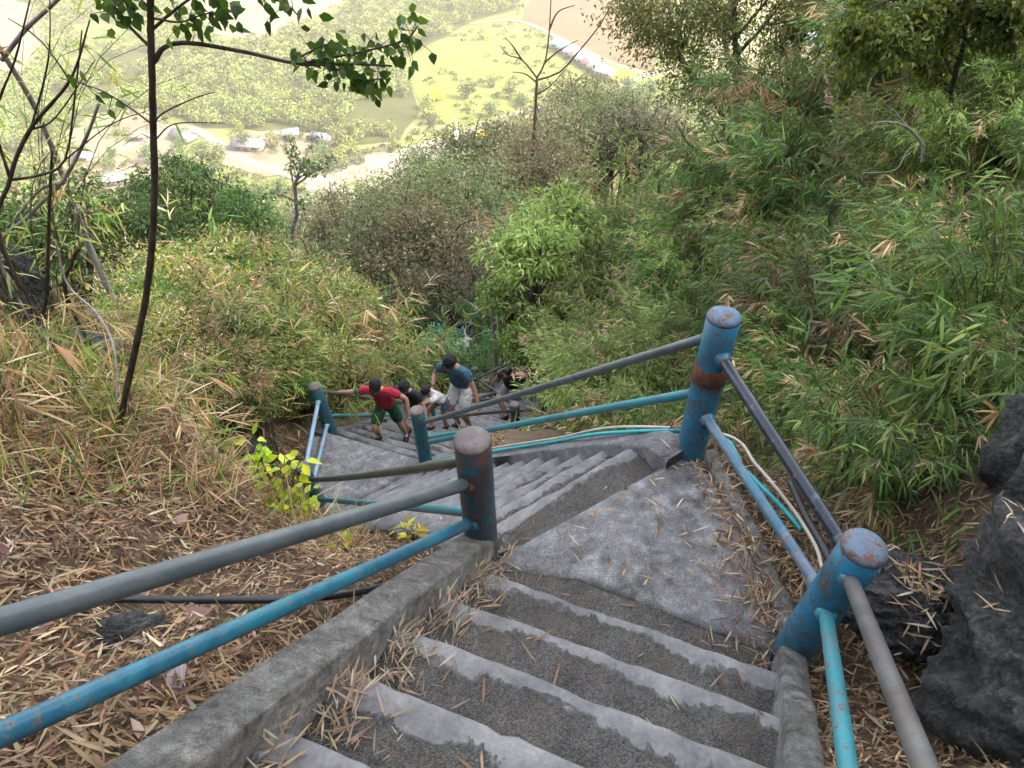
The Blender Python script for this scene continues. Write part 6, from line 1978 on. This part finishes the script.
    if cap:
        cb = MB()
        n = 20; th = np.linspace(0, 2 * PI, n, endpoint=False)
        rings = []
        for ph, k in ((-.12, 1.16), (.0, 1.20), (.35, 1.16), (.75, .92), (1.1, .55), (1.4, .22)):
            rr = math.cos(ph) if ph > 0 else 1.0
            rings.append(head + hu * r * (0.30 + 1.25 * math.sin(max(ph, -.12))) + (np.cos(th)[:, None] * hf * 1.1 + np.sin(th)[:, None] * hl) * r * 1.16 * rr - hf * r * .06)
        Vc = np.vstack(rings + [[head + hu * r * 1.58 - hf * r * .06]])
        Fq = []; m = len(rings)
        j = np.arange(n); jn = (j + 1) % n
        for k in range(m - 1): Fq.append(np.stack([k * n + j, k * n + jn, (k + 1) * n + jn, (k + 1) * n + j], -1))
        Fq.append(np.stack([(m - 1) * n + j, (m - 1) * n + jn, np.full(n, m * n)], -1))
        cb.add(Vc, Fq)
        cb.ellipsoid(head + hu * r * 1.58 - hf * r * .06, (r * .1, r * .1, r * .06), 8, 6, X=hf, Y=hl, Z=hu)
        co_ = cb.build('cap', BLACKC, root, smooth=True)
        bb_ = MB(); a = np.linspace(-1.15, 1.15, 13)
        in_ = head + hu * r * .24 + (np.cos(a)[:, None] * hf * 1.15 + np.sin(a)[:, None] * hl * 1.02) * r * 1.12
        out_ = head + hu * r * .10 + hf * r * .25 + (np.cos(a)[:, None] * hf * 1.75 + np.sin(a)[:, None] * hl * 1.05) * r * 1.12
        Vb = np.vstack([in_, out_, in_ + hu * r * .07, out_ + hu * r * .07]); j = np.arange(12)
        bb_.add(Vb, [np.stack([j, j + 1, j + 14, j + 13], -1), np.stack([j + 26, j + 39, j + 40, j + 27], -1), np.stack([j + 13, j + 14, j + 40, j + 39], -1), np.stack([j, j + 26, j + 27, j + 1], -1)])
        bb_.build('cap_brim', BLACKC, co_, smooth=False)
        if logo is not None:
            lb_ = MB(); lb_.ellipsoid(head + hu * r * .75 + hf * r * 1.02, (r * .06, r * .38, r * .2), 10, 6, X=norm(hf + hu * .5), Y=hl, Z=norm(hu - hf * .5)); lb_.build('cap_emblem', logo, co_)
    # clothes follow the body with a little ease
    sl = []
    Jc = [hip - up * .02 * H, waist, chest, neck - up * 0.012 * H]; Rc = [(0.108 * H * wide, 0.092 * H), (0.098 * H * wide, 0.080 * H), (0.101 * H * wide, 0.076 * H), (0.042 * H, 0.042 * H)]
    Ec = [(0, 1), (1, 2), (2, 3)]
    for nm, s in (('l', 1), ('r', -1)):
        sj, el = limb['arm' + nm][:2]; i = len(Jc)
        Jc += [chest + up * 0.055 * H + l * s * 0.06 * H, sj, sj + (el - sj) * sleeve]; Rc += [0.053 * H, 0.048 * H, 0.045 * H]
        Ec += [(2, i), (i, i + 1), (i + 1, i + 2)]
    V, F = skin_mesh('shirt', Jc, Ec, Rc, shirt, root); obj_np('shirt', V, F, shirt, root, smooth=True)
    Jp = [hip + up * .055 * H, hip - up * 0.015 * H]; Rp = [(0.098 * H * wide, 0.080 * H), (0.102 * H * wide, 0.084 * H)]; Ep = [(0, 1)]
    for nm, s in (('l', 1), ('r', -1)):
        hj, kn = limb['leg' + nm][:2]; i = len(Jp)
        e = hj + (kn - hj) * short_len
        Jp += [hj, (hj + e) / 2, e]; Rp += [0.069 * H, 0.066 * H, 0.060 * H]; Ep += [(1, i), (i, i + 1), (i + 1, i + 2)]
    V, F = skin_mesh('shorts', Jp, Ep, Rp, shorts, root); obj_np('shorts', V, F, shorts, root, smooth=True)
    for nm in 'lr':
        hj, kn, ank, toe = limb['leg' + nm]
        sm = MB()
        heel = ank - f * 0.028 * H - np.array([0, 0, 0.028 * H]); tp_ = toe + f * .022 * H - np.array([0, 0, .004 * H])
        Vs, Fs = skin_mesh('shoe', [ank + [0, 0, .012 * H], ank - [0, 0, .02 * H], heel, (heel + tp_) / 2 + [0, 0, .004 * H], tp_], [(0, 1), (1, 2), (1, 3), (3, 4)], [0.033 * H, 0.033 * H, 0.030 * H, 0.036 * H, 0.030 * H], shoes, root, 1)
        obj_np('shoe', Vs, Fs, shoes, root, smooth=True)
    return root, dict(head=head, chest=chest, up=up, f=f, l=l, neck=neck, hf=hf, limb=limb, hip=hip)


def on_step(px, py):
    r = ray(px, py); ts = np.linspace(7, 18, 3000)
    for t in ts:
        q = r * t
        if q[2] <= f3_z(q[0], q[1]): return np.array([q[0], q[1], f3_z(q[0], q[1])])


def on_rail(a, b, px, ya, yb):
    A, B = on_post(a, ya), on_post(b, yb)
    Q = A + (B - A) * np.linspace(0, 1, 200)[:, None]
    i = np.argmin(abs(proj(Q)[0] - px)); return Q[i]


FACE = np.array([-0.25, -1.0])
# 1 red shirt, green shorts, arm out to the rail
fr = on_step(380, 438); fl = on_step(407, 437)
hipc = (fr + fl) / 2 + np.array([-0.02, 0.02, 0.62])
tg = on_rail('D', 'J', 338, 391, 404)
pr, d1 = person('person in red tee shirt, green shorts and black cap, one arm on the rail', 1.32, fl, fr, hipc, (-0.08, -0.30, 0.9), (-0.15, -1), {'r': tg + [0, 0, .02], 'l': hipc + np.array([0.32, -0.22, 0.03])}, REDC, GREENC, logo=LIGHTC, head_pitch=0.75, wide=1.12, short_len=1.0,
       poles={'r': np.array([-.2, .3, -1.0]), 'l': np.array([1.0, .3, -.2])})
# striped cuff of the outstretched sleeve
sj, el, wr_, _, _ = d1['limb']['armr']
mb = MB(); a = sj + (el - sj) * .60; b = sj + (el - sj) * .82; mb.tube(np.array([a, a * .5 + b * .5, b]), [0.062, 0.060, 0.057], 14, cap=False); mb.build('sleeve_cuff', mat_plain('green_cuff', (0.01, 0.16, 0.06), .85, 30, .15), pr, smooth=True)
# 2 black shirt behind
fr = on_step(398, 436.5); fl = on_step(414, 436)
fr = fr + np.array([0.12, 0.30, -0.2]); fl = fl + np.array([0.08, 0.3, -0.2])
fr[2] = f3_z(fr[0], fr[1]); fl[2] = f3_z(fl[0], fl[1])
hipc = (fr + fl) / 2 + np.array([0, 0.0, 0.56])
person('person in a black shirt and black cap half hidden behind the red-shirted hiker', 1.30, fl, fr, hipc, (-0.05, -0.35, 0.9), (-0.35, -1), {'r': hipc + np.array([-.25, -.1, .1]), 'l': hipc + np.array([0.22, -.35, -.02])}, BLACKC, GREYC, logo=LIGHTC, head_pitch=0.45)
# 3 child in white
fr = on_step(433, 428); fl = on_step(447, 427.5)
hipc = (fr + fl) / 2 + np.array([0.07, 0.1, 0.50])
tg = on_rail('J', 'I', 436, 404, 398)
person('child in a white top, denim shorts and black cap with a dark ponytail', 1.12, fl, fr, hipc, (-0.42, -0.42, 0.75), (-1, -0.75), {'r': tg + np.array([0.05, -.02, .02]), 'l': hipc + np.array([-.42, -.36, .22])}, WHITEC, DENIM, hair='ponytail', head_pitch=0.45, short_len=0.6)
# 4 man
fr = on_step(458, 424); fl = on_step(469, 427)
hipc = (fr + fl) / 2 + np.array([0.02, 0.10, 0.84])
person('man in a blue-grey tee shirt, white shorts and black cap bending forward', 1.72, fl, fr, hipc, (-0.16, -0.34, 0.9), (-0.5, -1), {'r': hipc + np.array([-.42, -.22, .12]), 'l': hipc + np.array([0.26, -.42, -.06])}, BLUEGC, WHITEC, logo=None, head_pitch=0.6, wide=1.05, short_len=0.95)
# 5 mostly hidden: reaches for the rail
fr = on_step(507, 417); fl = on_step(517, 416)
hipc = (fl + fr) / 2 + np.array([0.02, .12, .70])
person('bareheaded person in black with one arm reaching along the rail behind the far posts', 1.55, fl, fr, hipc, (-0.10, -0.42, 0.82), (-0.7, -1), {'r': on_rail('J', 'I', 479, 404, 398) + [0, 0, .03], 'l': hipc + np.array([0.2, -.35, .1])}, BLACKC, GREYC, cap=False, head_pitch=0.7)
# ------------------------------------------------------------------ camera, light, render settings
cam = bpy.data.cameras.new('camera')
co = bpy.data.objects.new('camera', cam); COL.objects.link(co)
cxw = np.array([RT[0], FW[0], -ND[0]]); cyw = np.array([RT[1], FW[1], -ND[1]]); czw = np.array([RT[2], FW[2], -ND[2]])
co.matrix_world = Matrix(((cxw[0], -cyw[0], -czw[0], 0), (cxw[1], -cyw[1], -czw[1], 0), (cxw[2], -cyw[2], -czw[2], 0), (0, 0, 0, 1)))
cam.sensor_fit = 'HORIZONTAL'; cam.sensor_width = 36.0; cam.lens = 36.0 * FPX / 1024
cam.clip_start = 0.05; cam.clip_end = 9000
scene.camera = co

SUN_EL, SUN_AZ = math.radians(40), math.radians(112)      # from the right, behind the hill flank raised out of view
w = bpy.data.worlds.new('World'); scene.world = w; w.use_nodes = True
nt = w.node_tree
bg = nt.nodes['Background']
sky = nt.nodes.new('ShaderNodeTexSky'); sky.sky_type = 'NISHITA'; sky.sun_disc = False
sky.sun_elevation = SUN_EL; sky.sun_rotation = SUN_AZ; sky.altitude = 100; sky.air_density = 1.0; sky.dust_density = 4.0; sky.ozone_density = 1.0
hs = nt.nodes.new('ShaderNodeHueSaturation'); hs.inputs['Saturation'].default_value = 0.36
nt.links.new(sky.outputs[0], hs.inputs['Color']); nt.links.new(hs.outputs[0], bg.inputs[0]); bg.inputs[1].default_value = 0.15
sl = bpy.data.lights.new('sun', 'SUN'); sl.energy = 2.1; sl.angle = math.radians(0.5); sl.color = (1.0, 0.9, 0.72)
so = bpy.data.objects.new('sun', sl); COL.objects.link(so)
dirn = Vector((math.sin(SUN_AZ) * math.cos(SUN_EL), math.cos(SUN_AZ) * math.cos(SUN_EL), math.sin(SUN_EL)))
so.rotation_euler = dirn.to_track_quat('Z', 'Y').to_euler()
so.location = (0, -20, 60)

scene.view_settings.view_transform = 'Standard'
scene.view_settings.look = 'None'
scene.view_settings.exposure = 2.8
scene.view_settings.gamma = 1.0
scene.view_settings.use_curve_mapping = False
cy = scene.cycles
cy.max_bounces = 6; cy.diffuse_bounces = 1; cy.glossy_bounces = 2; cy.transmission_bounces = 3; cy.volume_bounces = 0; cy.transparent_max_bounces = 4
cy.use_denoising = True
cy.sample_clamp_indirect = 6
